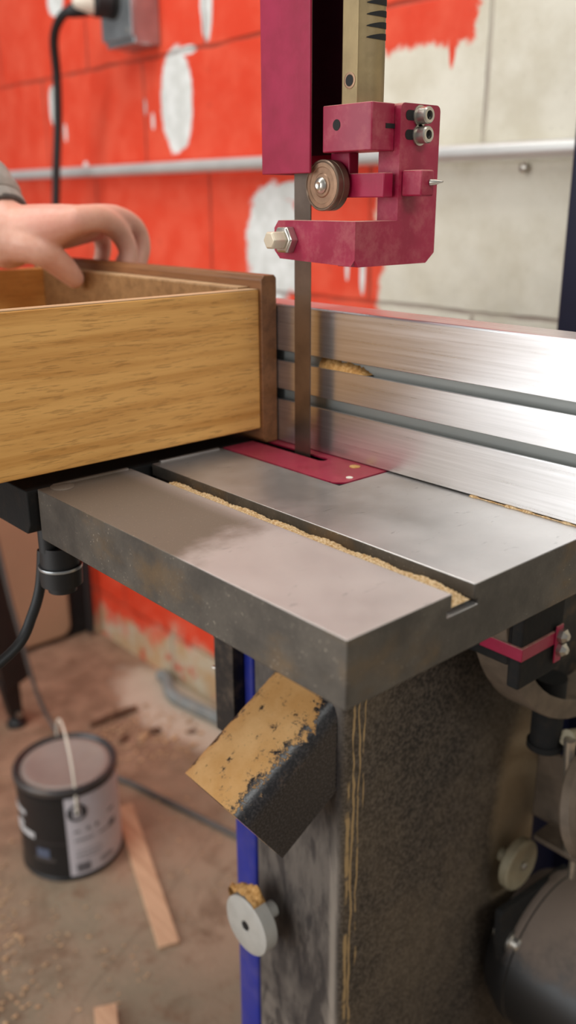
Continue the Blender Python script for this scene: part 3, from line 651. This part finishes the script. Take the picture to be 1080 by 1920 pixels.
# thrust bearing behind the blade, on its carrier
cr = M().box((0.2085, 0.1780, 0.1965), (0.2180, 0.2290, 0.2125)).box((0.2085, 0.2110, 0.1965), (0.2180, 0.2300, 0.2265))
obj('bearing_carrier', cr, MAT['mag'], BS, 0.0008)
tbw = obj('thrust_bearing', M().lathe((0.1950, 0.2250, 0.2047), (1, 0, 0), [(0.0008, 0.005), (0.0008, 0.0155), (0, 0.0160), (0, 0.0166), (0.0006, 0.0172), (0.0040, 0.0172), (0.0044, 0.0168), (0.0052, 0.0168), (0.0056, 0.0172), (0.0108, 0.0172), (0.0114, 0.0166), (0.0114, 0.006), (0.0140, 0.006)], 64), MAT['wheel'], BS)
obj('bearing_face', M().lathe((0.1957, 0.2250, 0.2047), (-1, 0, 0), [(0, 0.0152), (0.0003, 0.0152), (0.0005, 0.0125), (-0.0002, 0.0120), (-0.0002, 0.0085), (0.0008, 0.0075), (0.0010, 0.005)], 56), MAT['wface'], tbw)
obj('axle', M().lathe((0.1948, 0.2250, 0.2047), (-1, 0, 0), [(0, 0.0056), (0.001, 0.0056), (0.0026, 0.0044), (0.0034, 0.0025), (0.0030, 0.0012)], 28), MAT['steel'], tbw)
# small fixing piece behind the post
obj('post_stop', M().cyl((0.2305, 0.214, 0.2562), (0.2305, 0.214, 0.266), 0.003).cyl((0.2305, 0.214, 0.268), (0.2305, 0.214, 0.274), 0.0032).cyl((0.2305, 0.214, 0.256), (0.2305, 0.214, 0.276), 0.0018), MAT['blackd'], gbo)

# ================================================================== rip fence
XF = 0.2166
RF = thing('rip_fence', (XF, 0.1, 0.0), 'tall brushed aluminium rip fence with two T-slots standing behind the blade', 'fence')
def tslot(z0, z1): return [(XF, z1), (XF+0.0025, z1), (XF+0.0025, z1+0.003), (XF+0.0085, z1+0.003), (XF+0.0085, z0-0.003), (XF+0.0025, z0-0.003), (XF+0.0025, z0), (XF, z0)]
poly = [(XF, 0.1130), (XF+0.0016, 0.1140), (XF+0.003, 0.1162), (XF+0.020, 0.1162), (XF+0.024, 0.1140), (XF+0.024, 0.0008), (XF, 0.0008)]
poly = [(XF, 0.1142), (XF+0.0012, 0.1156), (XF+0.024, 0.1164), (XF+0.024, 0.0012), (XF, 0.0012)]
poly += tslot(0.0372, 0.0460)[::-1]+tslot(0.0698, 0.0780)[::-1]
fx = M().prism(poly, 'y', -0.26, 0.345); fx.mi = [1 if len(f) == 4 and all(XF+0.0001 < fx.v[i][0] < XF+0.02 and 0.02 < fx.v[i][2] < 0.10 for i in f) else 0 for f in fx.f]
for k, f in enumerate(fx.f):
    if len(f) == 4 and max(fx.v[i][0] for i in f) < XF+0.0026 and min(fx.v[i][0] for i in f) < XF+0.0001 and 0.02 < fx.v[f[0]][2] < 0.10 and abs(fx.v[f[0]][2]-fx.v[f[2]][2]) < 1e-6: fx.mi[k] = 0
obj('fence_extrusion', fx, [MAT['alu'], plain('slot_aluminium', srgb(150, 152, 148), 0.55, 0.4, 0.05, 8)], RF, 0.0005, 2)
obj('fence_core', M().box((XF+0.004, 0.338, 0.005), (XF+0.022, 0.349, 0.112)), MAT['black'], RF)
obj('glide_strip', M().box((XF+0.003, -0.2, 0.0), (XF+0.020, 0.34, 0.0014)), MAT['black'], RF)
sd = M(); g = []
ny = 40
for j in range(ny+1):
    v = j/ny; y = 0.198+0.052*v; h = 0.0036*min(1, v*3.0)*(0.7+0.5*random.random())
    g += [(XF+0.0004, y, 0.0697), (XF+0.0018, y, 0.0697+h*0.9), (XF+0.005, y, 0.0697+h*1.7), (XF+0.0084, y, 0.0697+h*1.9)]
sd.add(g, [(j*4+k, j*4+k+1, j*4+4+k+1, j*4+4+k) for j in range(ny) for k in range(3)])
tag(obj('sawdust', sd, MAT['sawdust'], angle=80), 'small drift of tan sawdust lying in the upper slot of the aluminium fence', 'sawdust', kind='stuff')

# ================================================================== sawdust packed in the mitre slot
sl = M(); nx, ny = 10, 240; vs = []
for j in range(ny+1):
    for i in range(nx+1):
        u = i/nx; y = 0.002+0.270*j/ny; x = XS+0.0006+0.0178*u
        prof = 0.0052*math.sin(math.pi*min(1, u*0.92+0.08))**0.6
        end = min(1, (y-0.002)/0.006)
        if u < 0.24: end *= 0.25+0.75*(y > 0.012)
        z = -0.0093+(prof+random.uniform(-0.0006, 0.0009)+0.0008*math.sin(y*160+u*4))*end
        vs.append((x+random.uniform(-0.0003, 0.0003), y, max(z, -0.0094)))
sl.add(vs, [(j*(nx+1)+i, j*(nx+1)+i+1, (j+1)*(nx+1)+i+1, (j+1)*(nx+1)+i) for j in range(ny) for i in range(nx)])
tag(obj('slot_sawdust', sl, MAT['slotdust'], angle=70), 'pale sawdust packed along the mitre slot of the iron table', 'sawdust', kind='stuff')

fd = M(); ny = 110; g = []
for j in range(ny+1):
    y = 0.002+0.093*j/ny; k = max(0.0, math.sin(j*0.37)+math.sin(j*0.11+1)+0.5)*0.5+0.08; wv = 0.0005+0.0016*k*random.uniform(0.6, 1.2)
    g += [(XF+0.0008, y, 0.0012*min(1, k+0.3)), (XF-wv*0.5, y, 0.0006+0.0008*k), (XF-wv, y, 0.0001)]
fd.add(g, [(j*3+k, j*3+k+1, j*3+4+k, j*3+3+k) for j in range(ny) for k in range(2)])
tag(obj('fence_sawdust', fd, MAT['slotdust'], angle=80), 'thin line of pale sawdust where the fence meets the iron table', 'sawdust', kind='stuff')

# ================================================================== drawer held against the fence
DW = thing('drawer', (0.05, 0.48, 0.0), 'brown oak drawer with a dark front panel held against the fence', 'drawer')
YD = 0.302; YB = 0.690
fp = M().prism([(XF-0.0008, 0.0008), (0.2035, 0.0008), (0.2000, 0.0045), (0.2000, 0.1350), (0.2030, 0.1385), (XF-0.0030, 0.1385), (XF-0.0008, 0.1360)], 'y', 0.2990, 0.693)
obj('front_panel', fp, MAT['walnut'], DW, 0.0008)
obj('side_panel', M().box((-0.26, YD, 0.0134), (0.1998, YD+0.012, 0.1272)), [MAT['oak']], DW, 0.0009)
obj('side_panel', M().box((-0.26, 0.650, 0.0134), (0.1998, 0.662, 0.1275)), [MAT['oak']], DW, 0.0009)
obj('inner_front', M().box((0.1880, YD+0.0122, 0.0134), (0.1997, 0.6498, 0.1283)), [MAT['oak_in']], DW, 0.0009)
obj('top_edging', M().box((0.1884, YD+0.0125, 0.1283), (0.1994, 0.6495, 0.1291)), [MAT['edgew']], DW)
obj('top_edging', M().box((-0.26, YD+0.0006, 0.1272), (0.1990, YD+0.0114, 0.1278)), [MAT['edgew']], DW)
obj('back_panel', M().box((-0.272, YD, 0.0134), (-0.2602, 0.662, 0.1272)), [MAT['oak']], DW, 0.0009)
obj('bottom_panel', M().box((-0.26, YD+0.0122, 0.024), (0.1878, 0.6498, 0.029)), [MAT['oak_in']], DW)

# ================================================================== person: left hand and sleeve over the far corner of the drawer
PN = thing('person', (0.05, 0.62, 0.16), 'person reaching in with grey knit sleeve, left hand gripping the drawer front', 'person')
def chain(m, pts, rs):
    P = catmull(pts, 6); n = len(pts)-1; rad = []
    for i in range(len(P)):
        t = i/6; k = min(int(t), n-1); f = t-k; rad.append(rs[k]*(1-f)+rs[k+1]*f)
    m.tube(P, rad, 14); m.ball(P[0], rad[0], 8); m.ball(P[-1], rad[-1], 8)
hd = M()
W = (0.126, 0.5946, 0.1635)
chain(hd, [(0.112, 0.70, 0.225), (0.118, 0.645, 0.196), W], [0.0347, 0.0325, 0.0314])
# palm: a fan of thick strands from wrist to knuckles
chain(hd, [W, (0.148, 0.560, 0.170), (0.166, 0.536, 0.176)], [0.0280, 0.0213, 0.0132])
chain(hd, [W, (0.160, 0.575, 0.172), (0.190, 0.556, 0.178)], [0.0291, 0.0213, 0.0134])
chain(hd, [W, (0.172, 0.595, 0.168), (0.210, 0.578, 0.172)], [0.0291, 0.0202, 0.0129])
chain(hd, [W, (0.172, 0.616, 0.162), (0.216, 0.606, 0.164)], [0.0269, 0.0190, 0.0118])
# thumb
chain(hd, [(0.126, 0.582, 0.160), (0.138, 0.558, 0.153), (0.152, 0.555, 0.143), (0.166, 0.5575, 0.132), (0.1765, 0.5600, 0.1225)], [0.0224, 0.0162, 0.0137, 0.0125, 0.0099])
# fingers, closed over the front panel
chain(hd, [(0.168, 0.534, 0.178), (0.201, 0.544, 0.1785), (0.229, 0.560, 0.167), (0.2405, 0.561, 0.148), (0.2360, 0.557, 0.128)], [0.0132, 0.0125, 0.0116, 0.0103, 0.0087])
chain(hd, [(0.190, 0.556, 0.179), (0.230, 0.566, 0.1790), (0.2590, 0.576, 0.168), (0.2660, 0.576, 0.148), (0.2560, 0.572, 0.126)], [0.0134, 0.0125, 0.0116, 0.0103, 0.0090])
chain(hd, [(0.210, 0.578, 0.172), (0.242, 0.594, 0.173), (0.265, 0.602, 0.161), (0.266, 0.602, 0.143), (0.252, 0.598, 0.126)], [0.0129, 0.0119, 0.0110, 0.0099, 0.0085])
chain(hd, [(0.216, 0.606, 0.164), (0.240, 0.620, 0.164), (0.252, 0.630, 0.153), (0.250, 0.630, 0.138), (0.240, 0.627, 0.124)], [0.0118, 0.0105, 0.0096, 0.0087, 0.0076])
ho = obj('hand', hd, MAT['skin'], PN, weld=False)
rm = ho.modifiers.new('remesh', 'REMESH'); rm.mode = 'VOXEL'; rm.voxel_size = 0.0022; rm.use_smooth_shade = True
sm = ho.modifiers.new('smooth', 'SMOOTH'); sm.factor = 0.6; sm.iterations = 5
# thumb nail
nl = M(); nd = Vector((0.012, 0.0025, -0.0095)).normalized(); nc = Vector((0.1815, 0.5620, 0.1290))
nrm = Vector((-0.35, -0.80, 0.45)); nrm = (nrm-nd*nrm.dot(nd)).normalized(); sd_ = nd.cross(nrm); nc = Vector((0.1735, 0.5595, 0.1255))+nrm*0.0102
vs = []; 
for i in range(9):
    for j in range(7):
        u = i/8*2-1; v = j/6*2-1; w_ = 0.0048*(1-0.25*max(0, -u)**2)*(1-0.5*max(0, u)**4)
        vs.append(nc+nd*u*0.0062+sd_*v*w_-nrm*(0.0022*v*v+0.0012*u*u*(u > 0)))
nl.add(vs, [(i*7+j, i*7+j+1, (i+1)*7+j+1, (i+1)*7+j) for i in range(8) for j in range(6)])
obj('thumb_nail', nl, MAT['nail'], PN)
# sleeve
sv = M(); pts = catmull([(0.1225, 0.6180, 0.1800), (0.118, 0.655, 0.205), (0.108, 0.80, 0.275), (0.10, 0.98, 0.36), (0.06, 1.20, 0.46)], 8)
rs = []
for i in range(len(pts)):
    t = i/(len(pts)-1); rs.append(0.0365+0.03*t+0.0012*math.sin(i*2.1))
sv.tube(pts, rs, 40)
so = obj('sleeve', sv, MAT['sleeve'], PN)
obj('cuff', M().tube(catmull([(0.1245, 0.6065, 0.1722), (0.1235, 0.6125, 0.1764), (0.1215, 0.624, 0.184)], 4), [0.0325, 0.0345, 0.0355, 0.0362, 0.0368, 0.037, 0.037, 0.0368, 0.0366], 40), MAT['sleeve'], PN)
obj('cuff_shadow_ring', M().tube([(0.12475, 0.6050, 0.17120), (0.1246, 0.6060, 0.17185), (0.12435, 0.6082, 0.1734), (0.1242, 0.6095, 0.1743)], [0.0318, 0.0338, 0.0352, 0.0350], 40), MAT['cuff_shade'], PN)  # dark ring carries the shadow along the cuff's edge

# ================================================================== on the wall
cd = M().tube([(0.781, 2.9, 0.2545), (0.781, -1.2, 0.2545)], 0.0115, 20)
CD = thing('conduit_pipe', (0.8, 0.9, 0.2545), 'long zinc conduit pipe running level along the block wall', 'pipe')
obj('pipe', cd, MAT['conduit'], CD)
0 and obj('strap', M().box((0.792, 0.436, 0.226), (0.7995, 0.452, 0.272)).tube([(0.796, 0.444, 0.240), (0.775, 0.444, 0.240), (0.768, 0.444, 0.2545), (0.775, 0.444, 0.268), (0.796, 0.444, 0.268)], 0.0035, 8), MAT['galv'], CD)
obj('strap_screw', M().lathe((0.793, 0.470, 0.2335), (-1, 0, 0), [(-0.006, 0.003), (0, 0.003), (0, 0.0065), (0.003, 0.0060), (0.005, 0.003)], 14), MAT['steel'], CD)
EB = thing('outlet_box', (0.8, 1.36, 0.55), 'galvanised metal outlet box fixed to the red wall', 'outlet box')
obj('box', M().box((0.742, 1.305, 0.470), (0.800, 1.405, 0.600)), MAT['galv'], EB, 0.003)
obj('cover_plate', M().prism(rounded(1.302, 0.480, 1.408, 0.602, 0.006), 'x', 0.735, 0.742), MAT['galv'], EB, 0.001)
for (y, z) in ((1.316, 0.492), (1.395, 0.590)):
    obj('screw', M().lathe((0.735, y, z), (-1, 0, 0), [(0, 0.004), (0.0015, 0.0035), (0.002, 0.001)], 14), MAT['steel'], EB)
obj('receptacle', M().lathe((0.735, 1.362, 0.542), (-1, 0, 0), [(0, 0.028), (0.004, 0.028), (0.005, 0.026)], 32), MAT['black'], EB)
PC = thing('power_cord', (0.72, 1.36, 0.54), 'thick black power cord with black and white plug hanging from outlet box', 'power cord')
obj('plug', M().lathe((0.7295, 1.362, 0.542), (-1, 0.25, 0), [(0, 0.026), (0.030, 0.026), (0.034, 0.023)], 32), MAT['rubber'], PC)
obj('plug_back', M().lathe((0.6965, 1.370, 0.542), (-1, 0.45, -0.05), [(0, 0.0225), (0.012, 0.0205), (0.030, 0.014), (0.036, 0.009)], 30), MAT['white'], PC)
obj('plug_grip', M().lathe((0.700, 1.372, 0.538), (-1, 0.75, -0.35), [(0, 0.018), (0.03, 0.0145), (0.05, 0.010)], 24), MAT['rubber'], PC)
obj('cord', M().tube(catmull([(0.675, 1.395, 0.530), (0.665, 1.430, 0.522), (0.672, 1.480, 0.492), (0.690, 1.515, 0.43), (0.695, 1.535, 0.35), (0.695, 1.565, 0.23), (0.70, 1.60, 0.08), (0.735, 1.66, -0.12), (0.764, 1.70, -0.30), (0.768, 1.715, -0.6), (0.765, 1.715, -0.905)]), 0.0085, 16), MAT['rubber'], PC)

# ================================================================== floor things
# paint can
CC = Vector((0.320, 1.000, -0.92)); RC = 0.0875; HC = 0.187
PCN = thing('paint_can', CC, 'black paint can with white label and dusty grey lid on the floor', 'paint can')
obj('can_body', M().lathe(CC, (0, 0, 1), [(0, RC-0.003), (0.001, RC), (0.004, RC+0.0015), (0.008, RC), (0.010, RC-0.001), (HC-0.014, RC-0.001), (HC-0.012, RC)], 72), MAT['can'], PCN)
obj('lid_rim', M().lathe(CC, (0, 0, 1), [(HC-0.014, RC-0.002), (HC-0.012, RC+0.0025), (HC-0.004, RC+0.003), (HC, RC+0.0005), (HC+0.0005, RC-0.003), (HC-0.004, RC-0.007), (HC-0.007, RC-0.008), (HC-0.007, RC-0.02)], 72), MAT['canrim'], PCN)
obj('lid', M().lathe(CC, (0, 0, 1), [(HC-0.010, RC-0.010), (HC-0.0055, RC-0.0105), (HC-0.005, RC-0.014), (HC-0.0035, RC-0.016), (HC-0.0035, RC-0.024), (HC-0.0045, RC-0.026), (HC-0.0045, 0.002)], 72), MAT['canlid'], PCN)
cam_az = math.atan2(CAM.y-CC.y, CAM.x-CC.x)
def shell(a0, a1, z0, z1, dr, n=24):
    """curved patch on the can, angles in degrees to the right of the side seen in the photo"""
    m = M(); vs = []; fs = []
    for i in range(n+1):
        a = cam_az+math.radians(a0+(a1-a0)*i/n)
        for r in (RC-0.0012+dr, RC-0.002):
            for z in (z0, z1): vs.append((CC.x+r*math.cos(a), CC.y+r*math.sin(a), CC.z+z))
    for i in range(n):
        b = 4*i; fs += [(b, b+4, b+5, b+1), (b+2, b+3, b+7, b+6), (b+1, b+5, b+7, b+3), (b, b+2, b+6, b+4)]
    m.add(vs, fs+[(0, 1, 3, 2), (4*n, 4*n+2, 4*n+3, 4*n+1)]); return m
lab = obj('label', shell(-6, 100, 0.010, 0.168, 0.0012), MAT['paper'], PCN); tag(lab, 'white paper label')
random.seed(3)
for (a0, a1, z, h) in ((2, 8, 0.098, 0.004), (16, 20, 0.098, 0.007), (27, 31, 0.098, 0.007), (2, 24, 0.080, 0.003), (30, 50, 0.080, 0.003), (46, 58, 0.078, 0.012), (2, 34, 0.050, 0.0014), (2, 30, 0.044, 0.0014), (30, 50, 0.022, 0.004), (30, 46, 0.029, 0.002), (2, 32, 0.058, 0.0012), (46, 56, 0.11, 0.004)):
    a = a0; txt = M()
    while a < a1:
        wd = random.uniform(0.8, 2.6); s_ = shell(a, min(a+wd, a1), z, z+h, 0.0016, 3); txt.add(s_.v, s_.f); a += wd+random.uniform(0.4, 0.9)
    obj('text_line', txt, MAT['ink'], lab)
bc = M(); a = 1.5
while a < 17:
    wd = random.choice((0.35, 0.5, 0.9)); s_ = shell(a, a+wd, 0.016, 0.034, 0.0016, 2); bc.add(s_.v, s_.f); a += wd+random.choice((0.3, 0.4, 0.6))
obj('barcode', bc, MAT['ink'], lab)
bl2 = obj('black_label', shell(-100, -6, 0.010, 0.168, 0.0010), MAT['can'], PCN)
wh = M()
for (a0, a1, z0, z1) in ((-92, -46, 0.082, 0.0935), (-88, -58, 0.122, 0.131), (-76, -64, 0.098, 0.106)):
    a = a0
    while a < a1:
        wd = random.uniform(4, 7); s_ = shell(a, min(a1, a+wd), z0, z1, 0.0015, 6); wh.add(s_.v, s_.f); a += wd+1.2
obj('brand_print', wh, MAT['inkw'], bl2)
obj('divider_line', shell(-100, -6, 0.0775, 0.079, 0.0014, 30), MAT['canrim'], bl2)
obj('emblem', shell(-44, -28, 0.048, 0.066, 0.0015, 8), MAT['inkb'], bl2)
obj('print_smudge', shell(-48, -22, 0.040, 0.0475, 0.0014, 8), MAT['canrim'], bl2)
ea = cam_az+math.radians(7); ed = Vector((math.cos(ea), math.sin(ea), 0)); ep = CC+ed*(RC-0.001)+Vector((0, 0, 0.138))
er = obj('ear', M().lathe(ep, ed, [(0, 0.0165), (0.0018, 0.0165), (0.0022, 0.0140), (0.0006, 0.0120), (0.0006, 0.005), (0.0035, 0.0045), (0.0045, 0.002)], 32), MAT['hole'], PCN)
ep2 = CC-ed*(RC-0.001)+Vector((0, 0, 0.138))
obj('ear', M().lathe(ep2, -ed, [(0, 0.0165), (0.0018, 0.0165), (0.0022, 0.0140), (0.0006, 0.005), (0.0045, 0.002)], 32), MAT['hole'], PCN)
side_v = Vector((-ed.y, ed.x, 0)); tilt = math.radians(-1); upv = Vector((0, 0, 1))*math.cos(tilt)+side_v*-math.sin(tilt)*1
bp = []
for i in range(33):
    a = math.pi*i/32; bp.append(CC+Vector((0, 0, 0.138))+ed*(RC+0.003)*math.cos(a)+upv*0.118*math.sin(a)**0.8)
obj('bail_handle', M().tube(bp, 0.0021, 10), MAT['white'], PCN)

def slab(p0, p1, wd, th, z):
    p0 = Vector((p0[0], p0[1], 0)); p1 = Vector((p1[0], p1[1], 0)); d = (p1-p0).normalized(); s = Vector((-d.y, d.x, 0))*wd/2
    m = M(); q = [p0-s, p1-s, p1+s, p0+s]
    m.add([(v.x, v.y, z) for v in q]+[(v.x, v.y, z+th) for v in q], [(3, 2, 1, 0), (4, 5, 6, 7), (0, 1, 5, 4), (1, 2, 6, 5), (2, 3, 7, 6), (3, 0, 4, 7)])
    return m
tag(obj('wood_strip', slab((0.447, 1.035), (0.318, 0.690), 0.034, 0.008, -0.92), MAT['pine'], bevel=0.0008), 'long thin pale wood strip lying on the floor right of the paint can', 'wood offcut')
tag(obj('wood_offcut', slab((0.181, 0.652), (0.140, 0.570), 0.032, 0.016, -0.92), MAT['pine'], bevel=0.0008), 'short square wood offcut on the floor at the bottom edge of the photo', 'wood offcut')
tag(obj('floor_cable', M().tube(catmull([(0.36, 1.30, -0.914), (0.43, 1.22, -0.914), (0.487, 1.114, -0.914), (0.514, 1.009, -0.914), (0.536, 0.915, -0.914), (0.556, 0.825, -0.914), (0.60, 0.62, -0.914), (0.64, 0.40, -0.914)]), 0.0055, 10), MAT['grey']), 'thin grey cable on the floor running from the paint can toward the bandsaw', 'cable')
tag(obj('hose', M().tube(catmull([(0.778, 1.40, -0.905), (0.775, 1.37, -0.905), (0.745, 1.30, -0.905), (0.752, 1.22, -0.905), (0.765, 1.13, -0.905), (0.77, 0.95, -0.905)]), 0.0145, 14), MAT['hose']), 'grey hose lying along the foot of the wall', 'hose')
tag(obj('dark_stick', M().tube([(0.54, 1.325, -0.911), (0.60, 1.325, -0.910), (0.655, 1.315, -0.909)], [0.006, 0.008, 0.006], 8), MAT['chipd']), 'dark thin stick on the floor behind the paint can', 'stick')
random.seed(11)
def scrap(x, y, s, m, label):
    b = M(); n = 7; top = []; bot = []
    for i in range(n):
        a = 2*math.pi*i/n; r = s*random.uniform(0.6, 1.1); bot.append((x+r*math.cos(a), y+r*0.7*math.sin(a), -0.92)); top.append((x+r*0.8*math.cos(a), y+r*0.55*math.sin(a), -0.92+s*random.uniform(0.3, 0.6)))
    b.add(bot+top, [tuple(range(n))[::-1], tuple(range(n, 2*n))]+[(i, (i+1) % n, n+(i+1) % n, n+i) for i in range(n)])
    tag(obj('wood_scrap', b, m, bevel=0.0008), label, 'wood scrap', 'wood scraps behind the can')
scrap(0.607, 1.211, 0.017, MAT['chip'], 'pale wood scrap on the floor just right of the paint can lid')
scrap(0.655, 1.165, 0.012, MAT['chip'], 'small pale wood scrap further right on the floor, toward the dust chute')
scrap(0.570, 1.235, 0.018, MAT['chipd'], 'dark wood scrap on the floor left of the pale scraps')
scrap(0.640, 1.215, 0.018, MAT['chipd'], 'dark wood scrap on the floor between the two pale scraps')
scrap(0.700, 1.160, 0.014, MAT['chipd'], 'dark wood scrap nearest the pale patch by the wall')
random.seed(5)
cp = M()
def flake(x, y, s):
    a = random.uniform(0, 6.3); d = Vector((math.cos(a), math.sin(a), random.uniform(-0.2, 0.3))); e = Vector((-math.sin(a), math.cos(a), random.uniform(-0.3, 0.3)))
    if math.hypot(x-0.320, y-1.0) < 0.10 or (abs((x-0.318)*0.937-(y-0.69)*0.350) < 0.03 and 0.66 < y < 1.07): return
    c = Vector((x, y, -0.9195+s*0.5)); l = s*random.uniform(0.6, 1.3); w_ = s*random.uniform(0.4, 0.8); k = Vector((0, 0, s*0.35))
    q = [c-d*l-e*w_, c+d*l-e*w_, c+d*l+e*w_, c-d*l+e*w_]
    cp.add(q+[v+k for v in q], [(3, 2, 1, 0), (4, 5, 6, 7), (0, 1, 5, 4), (1, 2, 6, 5), (2, 3, 7, 6), (3, 0, 4, 7)])
for i in range(620):
    t = random.random(); x = 0.02+0.22*random.random()**1.4; y = 0.72+0.42*t
    if random.random() < math.exp(-((x-0.05-0.10*t)/0.07)**2): flake(x, y, random.uniform(0.0012, 0.0038))
for i in range(260): flake(random.uniform(0.1, 0.62), random.uniform(0.65, 1.3), random.uniform(0.001, 0.0032))
for i in range(200):
    a = random.uniform(0, 6.3); r = 0.11*random.random()**0.5; flake(0.62+r*math.cos(a)*1.0, 1.21+r*math.sin(a)*1.3, random.uniform(0.0015, 0.0045))
tag(obj('wood_chips', cp, MAT['chip'], smooth=False), 'pale wood chips and shavings scattered over the concrete floor', 'wood chips', kind='stuff')

# cardboard box against the wall behind the saw
CB = thing('storage_box', (0.40, 1.9, -0.92), 'large plain tan panel box with added dark shade blocks on the floor behind the table', 'box')
obj('box_body', M().prism(rounded(0.02, -0.905, 0.722, -0.09, 0.03, 6), 'y', 1.742, 2.15), MAT['card'], CB, 0.004)
obj('shade_blocks', M().box((0.0, 1.752, -0.92), (0.798, 2.16, -0.88)).box((0.71, 1.752, -0.88), (0.798, 2.16, -0.10)), MAT['deep_black'], CB, 0.004)  # black blocks stand in for the shade under and beside the box
obj('box_flap', M().box((0.03, 1.738, -0.115), (0.71, 1.742, -0.088)), MAT['card'], CB, 0.001)
# dark stand at the left edge
ST = thing('machine_stand', (0.42, 1.46, -0.92), 'dark steel machine stand leg with a levelling foot at the left edge', 'stand')
lg = M().add([(0.330, 1.43, -0.16), (0.388, 1.43, -0.16), (0.388, 1.47, -0.16), (0.330, 1.47, -0.16), (0.400, 1.43, -0.825), (0.458, 1.43, -0.802), (0.458, 1.47, -0.802), (0.400, 1.47, -0.825)],
             [(0, 1, 2, 3), (7, 6, 5, 4), (0, 4, 5, 1), (1, 5, 6, 2), (2, 6, 7, 3), (3, 7, 4, 0)])
dark = plain('stand_black', srgb(34, 24, 21), 0.5, 0.0, 0.2, 20)
obj('leg', lg, dark, ST, 0.002)
obj('leg', M().add([(-0.02, 1.43, -0.16), (0.04, 1.43, -0.16), (0.04, 1.47, -0.16), (-0.02, 1.47, -0.16), (-0.10, 1.43, -0.92), (-0.04, 1.43, -0.92), (-0.04, 1.47, -0.92), (-0.10, 1.47, -0.92)], [(0, 1, 2, 3), (7, 6, 5, 4), (0, 4, 5, 1), (1, 5, 6, 2), (2, 6, 7, 3), (3, 7, 4, 0)]), dark, ST, 0.002)
obj('top_rail', M().box((-0.03, 1.425, -0.17), (0.395, 1.475, -0.12)), dark, ST, 0.003)
obj('ankle', M().add([(0.392, 1.436, -0.80), (0.436, 1.436, -0.80), (0.436, 1.464, -0.80), (0.392, 1.464, -0.80), (0.408, 1.436, -0.895), (0.436, 1.436, -0.895), (0.436, 1.464, -0.895), (0.408, 1.464, -0.895)], [(0, 1, 2, 3), (7, 6, 5, 4), (0, 4, 5, 1), (1, 5, 6, 2), (2, 6, 7, 3), (3, 7, 4, 0)]), dark, ST, 0.002)
fo = obj('levelling_foot', M().lathe((0.424, 1.45, -0.92), (0, 0, 1), [(0, 0.022), (0.010, 0.022), (0.016, 0.014), (0.03, 0.008)], 24), MAT['rubber'], ST)
obj('foot_bolt', M().lathe((0.424, 1.434, -0.886), (0, -1, 0), [(0, 0.007), (0.005, 0.007)], 6), MAT['steel'], ST)
tag(obj('hanging_cable', M().tube(catmull([(0.398, 1.40, -0.14), (0.40, 1.40, -0.35), (0.418, 1.40, -0.56), (0.436, 1.40, -0.69), (0.450, 1.40, -0.79), (0.462, 1.39, -0.86), (0.474, 1.36, -0.913), (0.46, 1.24, -0.915)]), 0.0045, 10), MAT['grey']), 'thin grey cable hanging beside the dark stand leg down to the floor', 'cable')
